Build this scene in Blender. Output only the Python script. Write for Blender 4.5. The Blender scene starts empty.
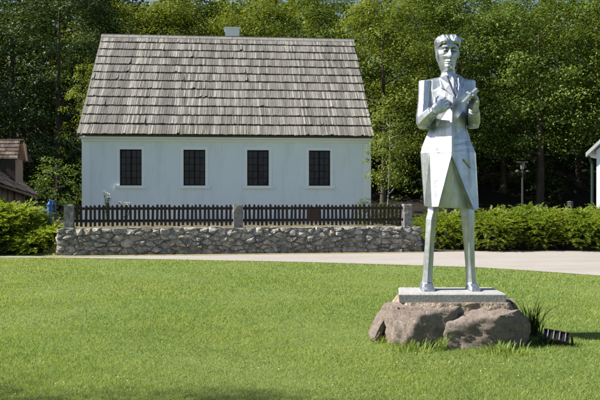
import bpy, math, random
import numpy as np
from mathutils import Vector, Matrix, noise

R = math.radians
scn = bpy.context.scene
COL = scn.collection

# ------------------------------------------------------------------ camera, sky, sun, exposure
EYE = 1.6
FPX = 700.0            # focal length in pixels of the 600 px wide photograph
HOR = 197.0            # horizon row in the photograph
cam_d = bpy.data.cameras.new('camera'); cam = bpy.data.objects.new('camera', cam_d); COL.objects.link(cam)
cam_d.sensor_width = 36.0; cam_d.lens = 36.0 * FPX / 600.0
cam_d.clip_start = 0.1; cam_d.clip_end = 2000
cam.location = (0, 0, EYE)
cam.rotation_euler = (R(90) - math.atan((200 - HOR) / FPX), 0, 0)
scn.camera = cam

SUN_EL = R(41)
SUN_AZ = math.atan2(-0.997, -0.075)       # compass style: atan2(x, y) of the direction towards the sun
to_sun = Vector((math.sin(SUN_AZ) * math.cos(SUN_EL), math.cos(SUN_AZ) * math.cos(SUN_EL), math.sin(SUN_EL)))
w = bpy.data.worlds.new('World'); scn.world = w; w.use_nodes = True
nt = w.node_tree; nt.nodes.clear()
sky = nt.nodes.new('ShaderNodeTexSky'); sky.sky_type = 'NISHITA'; sky.sun_disc = False
sky.sun_elevation = SUN_EL; sky.sun_rotation = SUN_AZ % (2 * math.pi)
sky.air_density = 1.0; sky.dust_density = 1.0; sky.ozone_density = 1.0
bg = nt.nodes.new('ShaderNodeBackground'); bg.inputs[1].default_value = 0.06
wo = nt.nodes.new('ShaderNodeOutputWorld')
nt.links.new(sky.outputs[0], bg.inputs[0]); nt.links.new(bg.outputs[0], wo.inputs[0])
sd = bpy.data.lights.new('sun', 'SUN'); sd.energy = 5.0; sd.angle = R(0.53); sd.color = (1.0, 0.94, 0.84)
so = bpy.data.objects.new('sun', sd); COL.objects.link(so)
so.rotation_euler = (-to_sun).to_track_quat('-Z', 'Y').to_euler(); so.location = (-30, -5, 30)
scn.view_settings.view_transform = 'Standard'; scn.view_settings.look = 'None'
scn.view_settings.exposure = 1.2; scn.view_settings.gamma = 1.0
scn.render.engine = 'CYCLES'

# ------------------------------------------------------------------ helpers
def P(x, y, Y):
    """photo pixel + distance -> point"""
    return Vector(((x - 300) / FPX * Y, Y, EYE - (y - HOR) / FPX * Y))
def G(x, y, z=0.0):
    """photo pixel on level z -> point"""
    Y = FPX * (EYE - z) / (y - HOR)
    return Vector(((x - 300) / FPX * Y, Y, z))

class MB:
    def __init__(s): s.v = []; s.f = []; s.m = []
    def add(s, vs, fs, mi=0):
        o = len(s.v); s.v += [tuple(a) for a in vs]
        for f in fs: s.f.append([o + i for i in f]); s.m.append(mi)
    def box(s, x0, x1, y0, y1, z0, z1, mi=0):
        s.add([(x0,y0,z0),(x1,y0,z0),(x1,y1,z0),(x0,y1,z0),(x0,y0,z1),(x1,y0,z1),(x1,y1,z1),(x0,y1,z1)],
              [(0,3,2,1),(4,5,6,7),(0,1,5,4),(1,2,6,5),(2,3,7,6),(3,0,4,7)], mi)
    def obox(s, M, sx, sy, sz, mi=0):
        vs = [M @ Vector((a*sx/2, b*sy/2, c*sz/2)) for c in (-1,1) for a, b in ((-1,-1),(1,-1),(1,1),(-1,1))]
        s.add(vs, [(0,3,2,1),(4,5,6,7),(0,1,5,4),(1,2,6,5),(2,3,7,6),(3,0,4,7)], mi)
    def rings(s, rs, cap=True, mi=0):
        n = len(rs[0]); vs = [p for r in rs for p in r]; fs = []
        for i in range(len(rs) - 1):
            for j in range(n):
                k = (j + 1) % n
                fs.append((i*n+j, i*n+k, (i+1)*n+k, (i+1)*n+j))
        if cap:
            fs.append(tuple(range(n))[::-1]); fs.append(tuple((len(rs)-1)*n + j for j in range(n)))
        s.add(vs, fs, mi)
    def tube(s, pts, rad, n=6, mi=0, flat=1.0):
        pts = [Vector(p) for p in pts]; rs = []
        t0 = (pts[1] - pts[0]).normalized()
        a = t0.orthogonal().normalized()
        if flat != 1.0 or True:
            up = Vector((0,0,1)) if abs(t0.z) < .9 else Vector((1,0,0))
            a = (up - t0 * up.dot(t0)).normalized()
        for i, p in enumerate(pts):
            t = (pts[min(i+1, len(pts)-1)] - pts[max(i-1, 0)]).normalized()
            a = (a - t * a.dot(t)).normalized(); b = t.cross(a)
            r = rad[i] if hasattr(rad, '__len__') else rad
            rs.append([p + a*math.cos(2*math.pi*k/n)*r + b*math.sin(2*math.pi*k/n)*r*flat for k in range(n)])
        s.rings(rs, True, mi)
    def build(s, name, mat, parent=None, smooth=False, fix=True):
        me = bpy.data.meshes.new(name); me.from_pydata(s.v, [], s.f)
        for m_ in (mat if isinstance(mat, (list, tuple)) else [mat]): me.materials.append(m_)
        if len(me.materials) > 1: me.polygons.foreach_set('material_index', s.m)
        if smooth: me.polygons.foreach_set('use_smooth', [True]*len(me.polygons))
        me.validate(); me.update()
        if fix:
            import bmesh
            bm = bmesh.new(); bm.from_mesh(me); bmesh.ops.recalc_face_normals(bm, faces=bm.faces); bm.to_mesh(me); bm.free()
        return link(name, me, parent)
def link(name, me, parent=None):
    o = bpy.data.objects.new(name, me); COL.objects.link(o)
    if parent: o.parent = parent
    return o
def npmesh(name, V, F, mat, smooth=False):
    """V (n,3) array, F (m,k) array of k-gons"""
    me = bpy.data.meshes.new(name); V = np.asarray(V, np.float32); F = np.asarray(F, np.int32); k = F.shape[1]
    me.vertices.add(len(V)); me.vertices.foreach_set('co', V.ravel())
    me.loops.add(F.size); me.loops.foreach_set('vertex_index', F.ravel())
    me.polygons.add(len(F)); me.polygons.foreach_set('loop_start', np.arange(0, F.size, k, dtype=np.int32))
    try: me.polygons.foreach_set('loop_total', np.full(len(F), k, np.int32))
    except Exception: pass
    if smooth: me.polygons.foreach_set('use_smooth', np.ones(len(F), bool))
    me.materials.append(mat); me.update(calc_edges=True)
    return me
def tag(o, label=None, cat=None, group=None, kind=None):
    if label: o['label'] = label
    if cat: o['category'] = cat
    if group: o['group'] = group
    if kind: o['kind'] = kind
    return o
def thing(name, label, cat, loc=(0,0,0), rz=0, group=None):
    o = bpy.data.objects.new(name, None); COL.objects.link(o); o.empty_display_size = .2
    o.location = loc; o.rotation_euler = (0, 0, rz)
    return tag(o, label, cat, group)

# ------------------------------------------------------------------ materials
def mat(name, base, rough=.8, metal=0, build=None, spec=.3):
    m = bpy.data.materials.new(name); m.use_nodes = True; t = m.node_tree
    b = t.nodes['Principled BSDF']
    b.inputs['Base Color'].default_value = (*base, 1); b.inputs['Roughness'].default_value = rough
    b.inputs['Metallic'].default_value = metal; b.inputs['Specular IOR Level'].default_value = spec
    if build: build(t, b)
    return m
def N(t, typ, **kw):
    n = t.nodes.new(typ)
    for k, v in kw.items():
        if k in n.inputs.keys() if isinstance(k, str) else False: n.inputs[k].default_value = v
        else: setattr(n, k, v)
    return n
def noise_n(t, scale, detail=4, rough=.55, coord='Object', stretch=None):
    tc = t.nodes.new('ShaderNodeTexCoord'); src = tc.outputs[coord]
    if coord == 'World':
        pass
    if stretch:
        mp = t.nodes.new('ShaderNodeMapping'); mp.inputs['Scale'].default_value = stretch
        t.links.new(src, mp.inputs[0]); src = mp.outputs[0]
    n = t.nodes.new('ShaderNodeTexNoise'); n.inputs['Scale'].default_value = scale
    n.inputs['Detail'].default_value = detail; n.inputs['Roughness'].default_value = rough
    t.links.new(src, n.inputs['Vector']); return n.outputs['Fac']
def ramp(t, fac, stops):
    r = t.nodes.new('ShaderNodeValToRGB'); cr = r.color_ramp
    while len(cr.elements) < len(stops): cr.elements.new(.5)
    for e, (p, c) in zip(cr.elements, stops): e.position = p; e.color = (*c, 1)
    t.links.new(fac, r.inputs[0]); return r.outputs[0]
def mixc(t, fac, a, b, mode='MIX'):
    n = t.nodes.new('ShaderNodeMix'); n.data_type = 'RGBA'; n.blend_type = mode
    for sock, v in ((n.inputs[0], fac), (n.inputs[6], a), (n.inputs[7], b)):
        if hasattr(v, 'is_linked') or hasattr(v, 'links'): t.links.new(v, sock)
        elif isinstance(v, (int, float)): sock.default_value = v
        else: sock.default_value = (*v, 1)
    return n.outputs[2]
def bump(t, b, h, strength=.4, dist=.02):
    n = t.nodes.new('ShaderNodeBump'); n.inputs['Strength'].default_value = strength; n.inputs['Distance'].default_value = dist
    t.links.new(h, n.inputs['Height']); t.links.new(n.outputs[0], b.inputs['Normal'])
def island(t): return t.nodes.new('ShaderNodeNewGeometry').outputs['Random Per Island']
def objrand(t): return t.nodes.new('ShaderNodeObjectInfo').outputs['Random']

def leaf_mat(name, dark, mid, light, trans=.35, rough=.55, big=None, bscale=.5):
    m = bpy.data.materials.new(name); m.use_nodes = True; t = m.node_tree
    b = t.nodes['Principled BSDF']; out = t.nodes['Material Output']
    c = ramp(t, island(t), [(0, dark), (.55, mid), (1, light)])
    if big:      # lawn: greener clover patches and drier yellowish ones
        c = mixc(t, .8, c, ramp(t, noise_n(t, bscale, 5, .62), [(.36, (.78,.92,.85)), (.5, (1,1,1)), (.66, (1.28,1.12,1.05))]), 'MULTIPLY')
        c = mixc(t, .5, c, ramp(t, noise_n(t, 2.6, 4, .6), [(.38, (.75,.84,.8)), (.62, (1.2,1.14,1.1))]), 'MULTIPLY')
    else:
        c = mixc(t, .6, c, ramp(t, noise_n(t, bscale, 2), [(.35, (.62,.72,.6)), (.65, (1.25,1.15,.95))]), 'MULTIPLY')
    t.links.new(c, b.inputs['Base Color']); b.inputs['Roughness'].default_value = rough
    b.inputs['Specular IOR Level'].default_value = .25
    tr = t.nodes.new('ShaderNodeBsdfTranslucent')
    t.links.new(mixc(t, 1.0, c, (1.25, 1.2, .55), 'MULTIPLY'), tr.inputs[0])
    mx = t.nodes.new('ShaderNodeMixShader'); mx.inputs[0].default_value = trans
    t.links.new(b.outputs[0], mx.inputs[1]); t.links.new(tr.outputs[0], mx.inputs[2]); t.links.new(mx.outputs[0], out.inputs[0])
    return m

M = {}
def _ground(t, b):
    c = ramp(t, noise_n(t, .35, 5, .6), [(.3, (.085,.125,.03)), (.55, (.115,.16,.04)), (.75, (.16,.185,.065))])
    c2 = ramp(t, noise_n(t, 30, 4), [(.35, (.07,.10,.02)), (.7, (.20,.24,.065))])
    c = mixc(t, .45, c, c2)
    yd = ramp(t, noise_n(t, 5, 5), [(.35, (.06,.055,.028)), (.7, (.15,.135,.075))])
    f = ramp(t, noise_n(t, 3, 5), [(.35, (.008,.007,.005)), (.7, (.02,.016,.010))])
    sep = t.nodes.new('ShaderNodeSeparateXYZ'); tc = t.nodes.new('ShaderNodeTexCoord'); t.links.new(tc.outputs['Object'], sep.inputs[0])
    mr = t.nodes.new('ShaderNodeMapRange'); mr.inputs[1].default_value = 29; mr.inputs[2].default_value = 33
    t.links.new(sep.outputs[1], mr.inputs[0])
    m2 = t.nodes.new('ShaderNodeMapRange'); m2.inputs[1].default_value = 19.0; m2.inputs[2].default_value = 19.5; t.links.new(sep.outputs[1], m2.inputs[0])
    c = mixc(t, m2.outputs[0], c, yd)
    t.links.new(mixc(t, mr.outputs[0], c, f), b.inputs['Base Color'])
    bump(t, b, noise_n(t, 40, 4), .6, .03)
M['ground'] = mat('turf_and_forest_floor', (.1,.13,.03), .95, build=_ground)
def _path(t, b):
    c = ramp(t, noise_n(t, 1.2, 6, .65), [(.3, (.23,.215,.20)), (.6, (.315,.298,.282)), (.8, (.37,.352,.335))])
    c = mixc(t, .5, c, ramp(t, noise_n(t, .5, 6, .7, stretch=(.35,1.6,1)), [(.35, (.20,.185,.17)), (.6, (.36,.34,.32))]))
    c = mixc(t, .45, c, ramp(t, noise_n(t, 45, 5, .75), [(.3, (.14,.125,.11)), (.7, (.42,.385,.35))]))
    t.links.new(c, b.inputs['Base Color']); bump(t, b, noise_n(t, 70, 3), .5, .01)
M['path'] = mat('pale_gravel', (.42,.38,.34), .95, build=_path)
def _verge(t, b):
    c = ramp(t, noise_n(t, 8, 5), [(.3, (.12,.11,.04)), (.55, (.26,.22,.10)), (.75, (.34,.29,.16))])
    t.links.new(c, b.inputs['Base Color']); bump(t, b, noise_n(t, 40, 3), .6, .02)
M['verge'] = mat('dry_verge', (.25,.2,.1), .95, build=_verge)
def _grass(t, b):
    pass
def grass_mat(name, dark, mid, light):
    m = leaf_mat(name, dark, mid, light, trans=.45, rough=.6, big=((.5,.8,1.6), (1.05,1.05,1.1)), bscale=.22); return m
M['grass'] = grass_mat('grass_blades', (.135,.205,.045), (.21,.295,.07), (.335,.385,.14))
M['clover'] = leaf_mat('clover_leaves', (.07,.13,.03), (.11,.19,.045), (.18,.26,.07), .35)
M['weed'] = leaf_mat('weed_blades', (.02,.045,.01), (.04,.075,.016), (.09,.12,.03), .3)
M['leaf_a'] = leaf_mat('leaf_midgreen', (.04,.078,.013), (.088,.138,.022), (.165,.21,.035), .33)
M['leaf_b'] = leaf_mat('leaf_yellowgreen', (.07,.11,.014), (.13,.175,.024), (.225,.25,.042), .4)
M['leaf_d'] = leaf_mat('leaf_dark', (.014,.034,.011), (.032,.064,.017), (.075,.11,.026), .24)
M['leaf_f'] = leaf_mat('leaf_wood_mass', (.024,.050,.011), (.052,.088,.018), (.12,.155,.03), .28)
M['juniper'] = leaf_mat('juniper_sprays', (.11,.17,.026), (.19,.265,.042), (.31,.365,.08), .45)
M['twig'] = mat('dark_twigs_and_core', (.022,.02,.012), .95)
def _bark(t, b):
    c = ramp(t, noise_n(t, 6, 5, .6, stretch=(1,1,.25)), [(.3, (.03,.024,.018)), (.7, (.085,.07,.055))])
    t.links.new(c, b.inputs['Base Color']); bump(t, b, noise_n(t, 14, 4, stretch=(1,1,.2)), .8, .03)
M['bark'] = mat('bark', (.06,.05,.04), .95, build=_bark)
def _palebark(t, b):
    c = ramp(t, noise_n(t, 9, 4, .6, stretch=(.6,.6,3)), [(.35, (.08,.075,.07)), (.5, (.20,.19,.175)), (.8, (.28,.27,.25))])
    t.links.new(c, b.inputs['Base Color'])
M['palebark'] = mat('pale_bark', (.4,.4,.38), .9, build=_palebark)
def _white(t, b):
    c = ramp(t, noise_n(t, 1.3, 6, .65), [(.3, (.69,.76,.84)), (.6, (.745,.82,.90))])
    c = mixc(t, .5, c, ramp(t, noise_n(t, 2.2, 5, .7, stretch=(1.6,1,.25)), [(.33, (.62,.665,.72)), (.5, (.74,.82,.905))]))
    t.links.new(c, b.inputs['Base Color']); bump(t, b, noise_n(t, 25, 5), .25, .01)
M['white'] = mat('limewashed_plaster', (.76,.76,.75), .9, build=_white)
M['trim'] = mat('plaster_trim', (.79,.84,.89), .85, build=lambda t, b: bump(t, b, noise_n(t, 25, 4), .2, .006))
def _shingle(t, b):
    r = island(t)
    c = ramp(t, r, [(0, (.14,.138,.132)), (.35, (.19,.187,.178)), (.7, (.245,.241,.23)), (1, (.33,.325,.31))])
    g = noise_n(t, 3.0, 6, .7, stretch=(14,.5,.5))
    c = mixc(t, .85, c, ramp(t, g, [(.34, (.36,.34,.34)), (.5, (.95,.94,.93)), (.72, (1.25,1.22,1.2))]), 'MULTIPLY')
    big = noise_n(t, .45, 4, .6)
    c = mixc(t, .6, c, ramp(t, big, [(.35, (.72,.70,.66)), (.65, (1.1,1.07,1.02))]), 'MULTIPLY')
    t.links.new(c, b.inputs['Base Color']); bump(t, b, noise_n(t, 5, 5, .7, stretch=(12,.5,.5)), .5, .012)
M['shingle'] = mat('weathered_shingles', (.3,.27,.24), .9, build=_shingle, spec=.2)
M['under'] = mat('roof_boards', (.10,.085,.07), .9)
def _oldwood(t, b):
    c = ramp(t, noise_n(t, 3, 6, .7, stretch=(6,6,.5)), [(.3, (.03,.022,.018)), (.55, (.07,.05,.04)), (.8, (.12,.09,.07))])
    c = mixc(t, .5, c, ramp(t, island(t), [(0, (.6,.55,.5)), (1, (1.3,1.2,1.1))]), 'MULTIPLY')
    t.links.new(c, b.inputs['Base Color']); bump(t, b, noise_n(t, 6, 5, stretch=(8,8,.5)), .5, .01)
M['oldwood'] = mat('old_brown_boards', (.11,.08,.06), .9, build=_oldwood)
def _barnroof(t, b):
    c = ramp(t, island(t), [(0, (.045,.035,.03)), (.5, (.085,.066,.056)), (1, (.15,.12,.10))])
    c = mixc(t, .6, c, ramp(t, noise_n(t, 4, 5, .7), [(.3, (.55,.5,.45)), (.7, (1.2,1.15,1.1))]), 'MULTIPLY')
    t.links.new(c, b.inputs['Base Color'])
M['barnroof'] = mat('brown_shingles', (.14,.11,.09), .92, build=_barnroof)
M['orangewood'] = mat('tan_boards', (.26,.135,.06), .85, build=lambda t, b: t.links.new(
    ramp(t, noise_n(t, 5, 5, .7, stretch=(5,5,.5)), [(.3, (.12,.06,.025)), (.7, (.34,.185,.085))]), b.inputs['Base Color']))
def _fence(t, b):
    c = ramp(t, noise_n(t, 8, 5, .6, stretch=(3,3,.4)), [(.3, (.016,.010,.009)), (.75, (.05,.034,.028))])
    c = mixc(t, .5, c, ramp(t, objrand(t), [(0, (.6,.6,.6)), (1, (1.5,1.35,1.2))]), 'MULTIPLY')
    t.links.new(c, b.inputs['Base Color'])
M['fence'] = mat('dark_stained_wood', (.03,.022,.018), .7, build=_fence)
def _stone(t, b):
    c = ramp(t, noise_n(t, 4.5, 7, .7), [(.30, (.10,.097,.096)), (.46, (.28,.272,.262)), (.66, (.55,.54,.515))])
    c = mixc(t, .75, c, ramp(t, objrand(t), [(0, (.55,.54,.53)), (.5, (.95,.94,.92)), (.85, (1.2,1.12,1.0)), (1, (1.15,.92,.74))]), 'MULTIPLY')
    li = ramp(t, noise_n(t, 16, 5, .7), [(.53, (0,0,0)), (.63, (1,1,1))])
    c = mixc(t, li, c, (.66,.65,.61))
    t.links.new(c, b.inputs['Base Color']); bump(t, b, noise_n(t, 9, 8, .75), 1.0, .09)
M['stone'] = mat('rubble_limestone', (.28,.27,.25), .95, build=_stone)
M['mortar'] = mat('earthy_mortar', (.14,.12,.09), .98, build=lambda t, b: (t.links.new(
    ramp(t, noise_n(t, 9, 6, .7), [(.3, (.09,.08,.068)), (.7, (.27,.245,.205))]), b.inputs['Base Color']), bump(t, b, noise_n(t, 20, 5), .8, .03)))
M['post'] = mat('grey_stone_post', (.2,.2,.2), .95, build=lambda t, b: (t.links.new(
    ramp(t, noise_n(t, 9, 6, .7), [(.3, (.08,.08,.08)), (.7, (.28,.275,.27))]), b.inputs['Base Color']), bump(t, b, noise_n(t, 14, 5), .8, .03)))
def _boulder(t, b):
    c = ramp(t, noise_n(t, 5, 8, .72), [(.28, (.20,.15,.128)), (.5, (.43,.345,.305)), (.7, (.57,.495,.45))])
    c = mixc(t, .45, c, ramp(t, noise_n(t, 28, 5, .7), [(.35, (.13,.10,.085)), (.65, (.52,.43,.38))]))
    mo = ramp(t, noise_n(t, 2.2, 5, .6), [(.58, (0,0,0)), (.72, (1,1,1))])
    c = mixc(t, mo, c, (.20,.185,.13))
    t.links.new(c, b.inputs['Base Color']); vo = t.nodes.new('ShaderNodeTexVoronoi'); vo.feature = 'DISTANCE_TO_EDGE'; vo.inputs['Scale'].default_value = 3.2
    tcv = t.nodes.new('ShaderNodeTexCoord'); nv = t.nodes.new('ShaderNodeTexNoise'); nv.inputs['Scale'].default_value = 4; nv.inputs['Detail'].default_value = 5
    t.links.new(tcv.outputs['Object'], nv.inputs['Vector'])
    t.links.new(mixc(t, .22, tcv.outputs['Object'], nv.outputs['Color'], 'ADD'), vo.inputs['Vector'])
    crack = ramp(t, vo.outputs['Distance'], [(0, (0,0,0)), (.035, (1,1,1))])
    h_ = mixc(t, .07, noise_n(t, 9, 9, .78), crack)
    li = ramp(t, noise_n(t, 13, 6, .75), [(.60, (0,0,0)), (.68, (1,1,1))])
    c = mixc(t, li, c, (.50,.47,.42))
    t.links.new(c, b.inputs['Base Color']); bump(t, b, h_, 1.0, .14)
M['boulder'] = mat('pinkish_boulder', (.3,.2,.16), .95, build=_boulder)
M['dirt'] = mat('rough_mortar_bed', (.24,.19,.15), .98, build=lambda t, b: (t.links.new(
    ramp(t, noise_n(t, 12, 6, .7), [(.3, (.13,.10,.07)), (.7, (.38,.32,.25))]), b.inputs['Base Color']), bump(t, b, noise_n(t, 24, 5), 1.0, .04)))
def _granite(t, b):
    c = ramp(t, noise_n(t, 45, 6, .7), [(.3, (.22,.22,.225)), (.55, (.36,.36,.36)), (.75, (.50,.50,.49))])
    c = mixc(t, .4, c, ramp(t, noise_n(t, 4, 5), [(.3, (.6,.6,.6)), (.7, (1.15,1.15,1.12))]), 'MULTIPLY')
    t.links.new(c, b.inputs['Base Color']); bump(t, b, noise_n(t, 40, 5), .4, .01)
M['granite'] = mat('grey_granite', (.36,.36,.36), .75, build=_granite)
def _metal(t, b):
    n = noise_n(t, 5, 5, .65)
    c = ramp(t, n, [(.25, (.34,.37,.43)), (.5, (.46,.495,.555)), (.8, (.58,.61,.66))])
    dirt = ramp(t, noise_n(t, 3.0, 6, .7, stretch=(3,3,.3)), [(.47, (0,0,0)), (.66, (.85,.85,.85))])
    c = mixc(t, dirt, c, (.26,.265,.265))
    t.links.new(c, b.inputs['Base Color'])
    mr = t.nodes.new('ShaderNodeMapRange'); mr.inputs[3].default_value = .32; mr.inputs[4].default_value = .50
    t.links.new(noise_n(t, 8, 4), mr.inputs[0]); t.links.new(mr.outputs[0], b.inputs['Roughness'])
    bump(t, b, noise_n(t, 5, 4, .6), .25, .03)
M['metal'] = mat('brushed_silver_metal', (.75,.76,.77), .3, .93, build=_metal)
M['glass'] = mat('dark_glass', (.010,.014,.030), .10, spec=.32)
M['sash'] = mat('dark_sash_paint', (.008,.007,.008), .6, spec=.15)
M['chim'] = mat('chimney_plaster', (.66,.70,.76), .9, build=lambda t, b: bump(t, b, noise_n(t, 15, 4), .4, .02))
M['blue'] = mat('blue_enamel', (.03,.13,.42), .35, spec=.5)
M['black'] = mat('black_housing', (.012,.012,.013), .5)
M['slat'] = mat('pale_metal_slat', (.26,.26,.25), .5)
M['lampm'] = mat('grey_lamp_metal', (.05,.052,.055), .5, .3)
M['lampg'] = mat('lamp_glass', (.10,.105,.11), .3)
M['petal_w'] = mat('white_petals', (.78,.76,.68), .7)
M['petal_r'] = mat('red_petals', (.42,.04,.05), .7)
M['zinc'] = mat('grey_roof_sheet', (.30,.31,.32), .5, .4)
M['pipe'] = mat('dark_green_pipe', (.015,.035,.028), .5)

# ------------------------------------------------------------------ terrain
WL = G(57, 256); WR = G(421, 252)                       # front foot of the stone wall
WYAW = math.atan2(WR.y - WL.y, WR.x - WL.x); WLEN = (WR - WL).length
wu = Vector((math.cos(WYAW), math.sin(WYAW), 0)); wn = Vector((-wu.y, wu.x, 0))
def sstep(a, b, x):
    t = min(1, max(0, (x - a) / (b - a))); return t*t*(3 - 2*t)
def terrain(x, y):
    d = (x - WL.x) * wn.x + (y - WL.y) * wn.y           # behind the wall line
    s = (x - WL.x) * wu.x + (y - WL.y) * wu.y
    inside = sstep(-.5, .15, s) * (1 - sstep(WLEN - .15, WLEN + .5, s))
    z = .70 * (inside * sstep(.12, .42, d) + (1 - inside) * sstep(1.6, 6.0, d))
    z += .22 * max(0, y - 35) * sstep(35, 48, y) if y < 160 else .22 * 125
    z += .12 * sstep(24, 60, y) * noise.noise(Vector((x*.12, y*.12, 0))) * 4
    return z
xs = sorted(set([-420,-300,-200,-140,-100,-80,-64,-52,-44,-38,-32,-28,-24,-20,-18,-16] + [round(-14 + .5*i, 2) for i in range(57)] +
                [16,18,20,24,28,32,38,44,52,64,80,100,140,200,300,420]))
ys = sorted(set([-300,-150,-80,-40,-20,-10,-5,0,4,8,12,15,17] + [round(18 + .2*i, 2) for i in range(56)] + [30,31,32,33,34,35,36,38,40,42,45,48,52,56,60,66,72,80,90,100,120,140,160,200,300,500]))
V = [(x, y, terrain(x, y)) for y in ys for x in xs]; nx = len(xs)
F = [(j*nx+i, j*nx+i+1, (j+1)*nx+i+1, (j+1)*nx+i) for j in range(len(ys)-1) for i in range(nx-1)]
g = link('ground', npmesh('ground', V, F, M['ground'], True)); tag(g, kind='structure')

# gravel path in front of the wall
near = [(-260,256.9),(-100,257.2),(0,257.6),(60,258.2),(140,259.3),(220,260.6),(300,262.4),(360,264),(420,265.8),(480,268),(540,271.5),(600,276),(680,283.5),(760,292),(900,311)]
far = []
mb = MB()
for k, (x, y) in enumerate(near):
    a = G(x, y)
    fx = a.x * (18.95 + .0)/a.y if a.x < 0 else a.x * 1.1
    s = max(-30, min(40, (Vector((fx, 19.2, 0)) - WL).dot(wu)))
    q = WL + wu * s - wn * (.28 if 0 < s < WLEN else .05)
    wob = .05 * math.sin(k * 2.3)
    far.append(q); mb.v += [(a.x, a.y + wob, .008), (q.x, q.y, .008)]
mb.f = [[2*i, 2*i+2, 2*i+3, 2*i+1] for i in range(len(near)-1)]; mb.m = [0]*len(mb.f)
tag(mb.build('gravel_path', M['path'], fix=False), kind='structure')
mb = MB()
a, b_ = WL - wu*.3 - wn*.40, WR + wu*.2 - wn*.40
c, d = WR + wu*.2 + wn*.1, WL - wu*.3 + wn*.1
mb.add([(p.x, p.y, .013) for p in (a, b_, c, d)], [(0,1,2,3)])
tag(mb.build('dry_grass_verge', M['verge'], fix=False), kind='structure')

# ------------------------------------------------------------------ the white house
HY = .0885
house = thing('white_house', 'long white plastered house with steep grey shingle roof and four dark windows', 'house', (-7.583, 23.922, 0), HY)
W, D, HE, HR = 10.217, 4.4, 3.767, 8.13
OV = .28                                            # eave overhang
x0, x1 = .09, W - .05; yf = OV; yb = 2*D - OV
zw = HE - .06 + .0; zg = .55
hu = Vector((math.cos(HY), math.sin(HY), 0)); hn = Vector((-hu.y, hu.x, 0)); H0 = Vector((-7.583, 23.922, 0))
def facade(px, py):
    """photo pixel -> local x, z on the facade plane"""
    o = H0 + hn * yf; dr = Vector(((px-300)/FPX, 1, (HOR-py)/FPX))
    t = (o.dot(hn)) / dr.dot(hn)
    p = Vector((0,0,EYE)) + dr * t
    return (p - o).dot(hu), p.z
wins = []
for (l, r, t_, b_) in ((119.8,141.8,149.5,185.3),(183.5,205.3,149.8,185.5),(247.2,268.8,150,185.8),(308.8,330.2,150.2,186)):
    lx, tz = facade(l, t_); rx, bz = facade(r, b_); wins.append((lx, rx, bz, tz))
# wall shell with real openings
mb = MB(); zb = sum(w_[2] for w_ in wins)/4; zt = sum(w_[3] for w_ in wins)/4
cur = x0
for (lx, rx, _, _) in wins:
    mb.box(cur, lx, yf, yf + .45, zb, zt); cur = rx
mb.box(cur, x1, yf, yf + .45, zb, zt)
mb.box(x0, x1, yf, yf + .45, zg, zb); mb.box(x0, x1, yf, yf + .45, zt, zw)
mb.box(x0, x1, yb - .45, yb, zg, zw)
roofz = lambda y: HE + (HR - HE) * (y / D if y <= D else (2*D - y) / D)
for xa, xb in ((x0, x0 + .4), (x1 - .4, x1)):
    mb.box(xa, xb, yf + .45, yb - .45, zg, zw)
    zz = roofz(D) - .30
    pts = [(yf, zw), (yb, zw), (D, zz)]
    mb.add([(xa, y, z) for y, z in pts] + [(xb, y, z) for y, z in pts], [(0,1,2),(5,4,3),(0,3,4,1),(1,4,5,2),(2,5,3,0)])
mb.build('wall', M['white'], house)
mb = MB(); mb.box(x0 + .4, x1 - .4, yf + .9, yf + .95, zg, zw); mb.build('dark_room_backing', M['black'], house)  # black sheet close behind the windows, stands in for the dark rooms
for k, (xa, xb) in enumerate(((x0 - .022, x0 + .24), (x1 - .24, x1 + .022))):
    mb = MB(); mb.box(xa, xb, yf - .022, yf + .2, zg, zw - .20); mb.build('corner_strip', M['trim'], house)
mb = MB(); mb.box(x0 - .03, x1 + .03, yf - .05, yf + .1, zw - .17, zw - .035); mb.box(x0 - .05, x1 + .03, yf - .22, yf + .1, zw - .075, zw - .025); mb.build('cornice', M['trim'], house)
for (lx, rx, bz, tz) in wins:
    win = MB(); fw = .035; yy = yf + .11
    for a, b_, c, d in ((lx, rx, zt - fw, zt), (lx, rx, zb, zb + fw), (lx, lx + fw, zb + fw, zt - fw), (rx - fw, rx, zb + fw, zt - fw)):
        win.box(a, b_, yy - .03, yy + .03, c, d)
    cx = (lx + rx) / 2; win.box(cx - .022, cx + .022, yy - .034, yy + .03, zb + fw, zt - fw)
    wo_ = win.build('window', M['sash'], house)
    tr = MB(); tw = .105
    tr.box(lx - tw, lx, yf - .024, yf + .05, zb, zt + tw); tr.box(rx, rx + tw, yf - .024, yf + .05, zb, zt + tw); tr.box(lx, rx, yf - .024, yf + .05, zt, zt + tw)
    tr.build('frame', M['trim'], wo_)
    sl = MB(); sl.box(lx - tw - .05, rx + tw + .05, yf - .075, yf + .05, zb - .10, zb - .002); sl.build('sill', M['trim'], wo_)
    iw, ih = (rx - lx - 2*fw), (zt - zb - 2*fw)
    for c in range(2):                                  # muntin bars of each sash
        mu = MB(); sx0 = lx + fw if c == 0 else cx + .022; sx1 = cx - .022 if c == 0 else rx - fw
        mu.box((sx0+sx1)/2 - .009, (sx0+sx1)/2 + .009, yy - .016, yy + .012, zb + fw, zt - fw)
        for r_ in range(1, 5):
            z = zb + fw + ih * r_ / 5; mu.box(sx0, sx1, yy - .014, yy + .010, z - .009, z + .009)
        mu.build('muntin', M['sash'], wo_)
        # glass panes, each very slightly out of true
        for q in range(2):
            for r_ in range(5):
                ga = MB(); xa = sx0 + (sx1 - sx0) * q / 2; xb = sx0 + (sx1 - sx0) * (q + 1) / 2
                za = zb + fw + ih * r_ / 5; zc = za + ih / 5; e = random.Random(int(lx*100) + c*50 + q*10 + r_)
                j = [e.uniform(-.003, .003) for _ in range(4)]
                ga.add([(xa, yy + j[0], za), (xb, yy + j[1], za), (xb, yy + j[2], zc), (xa, yy + j[3], zc)], [(0,1,2,3)])
                ga.build('pane', M['glass'], wo_, fix=False)
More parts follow.
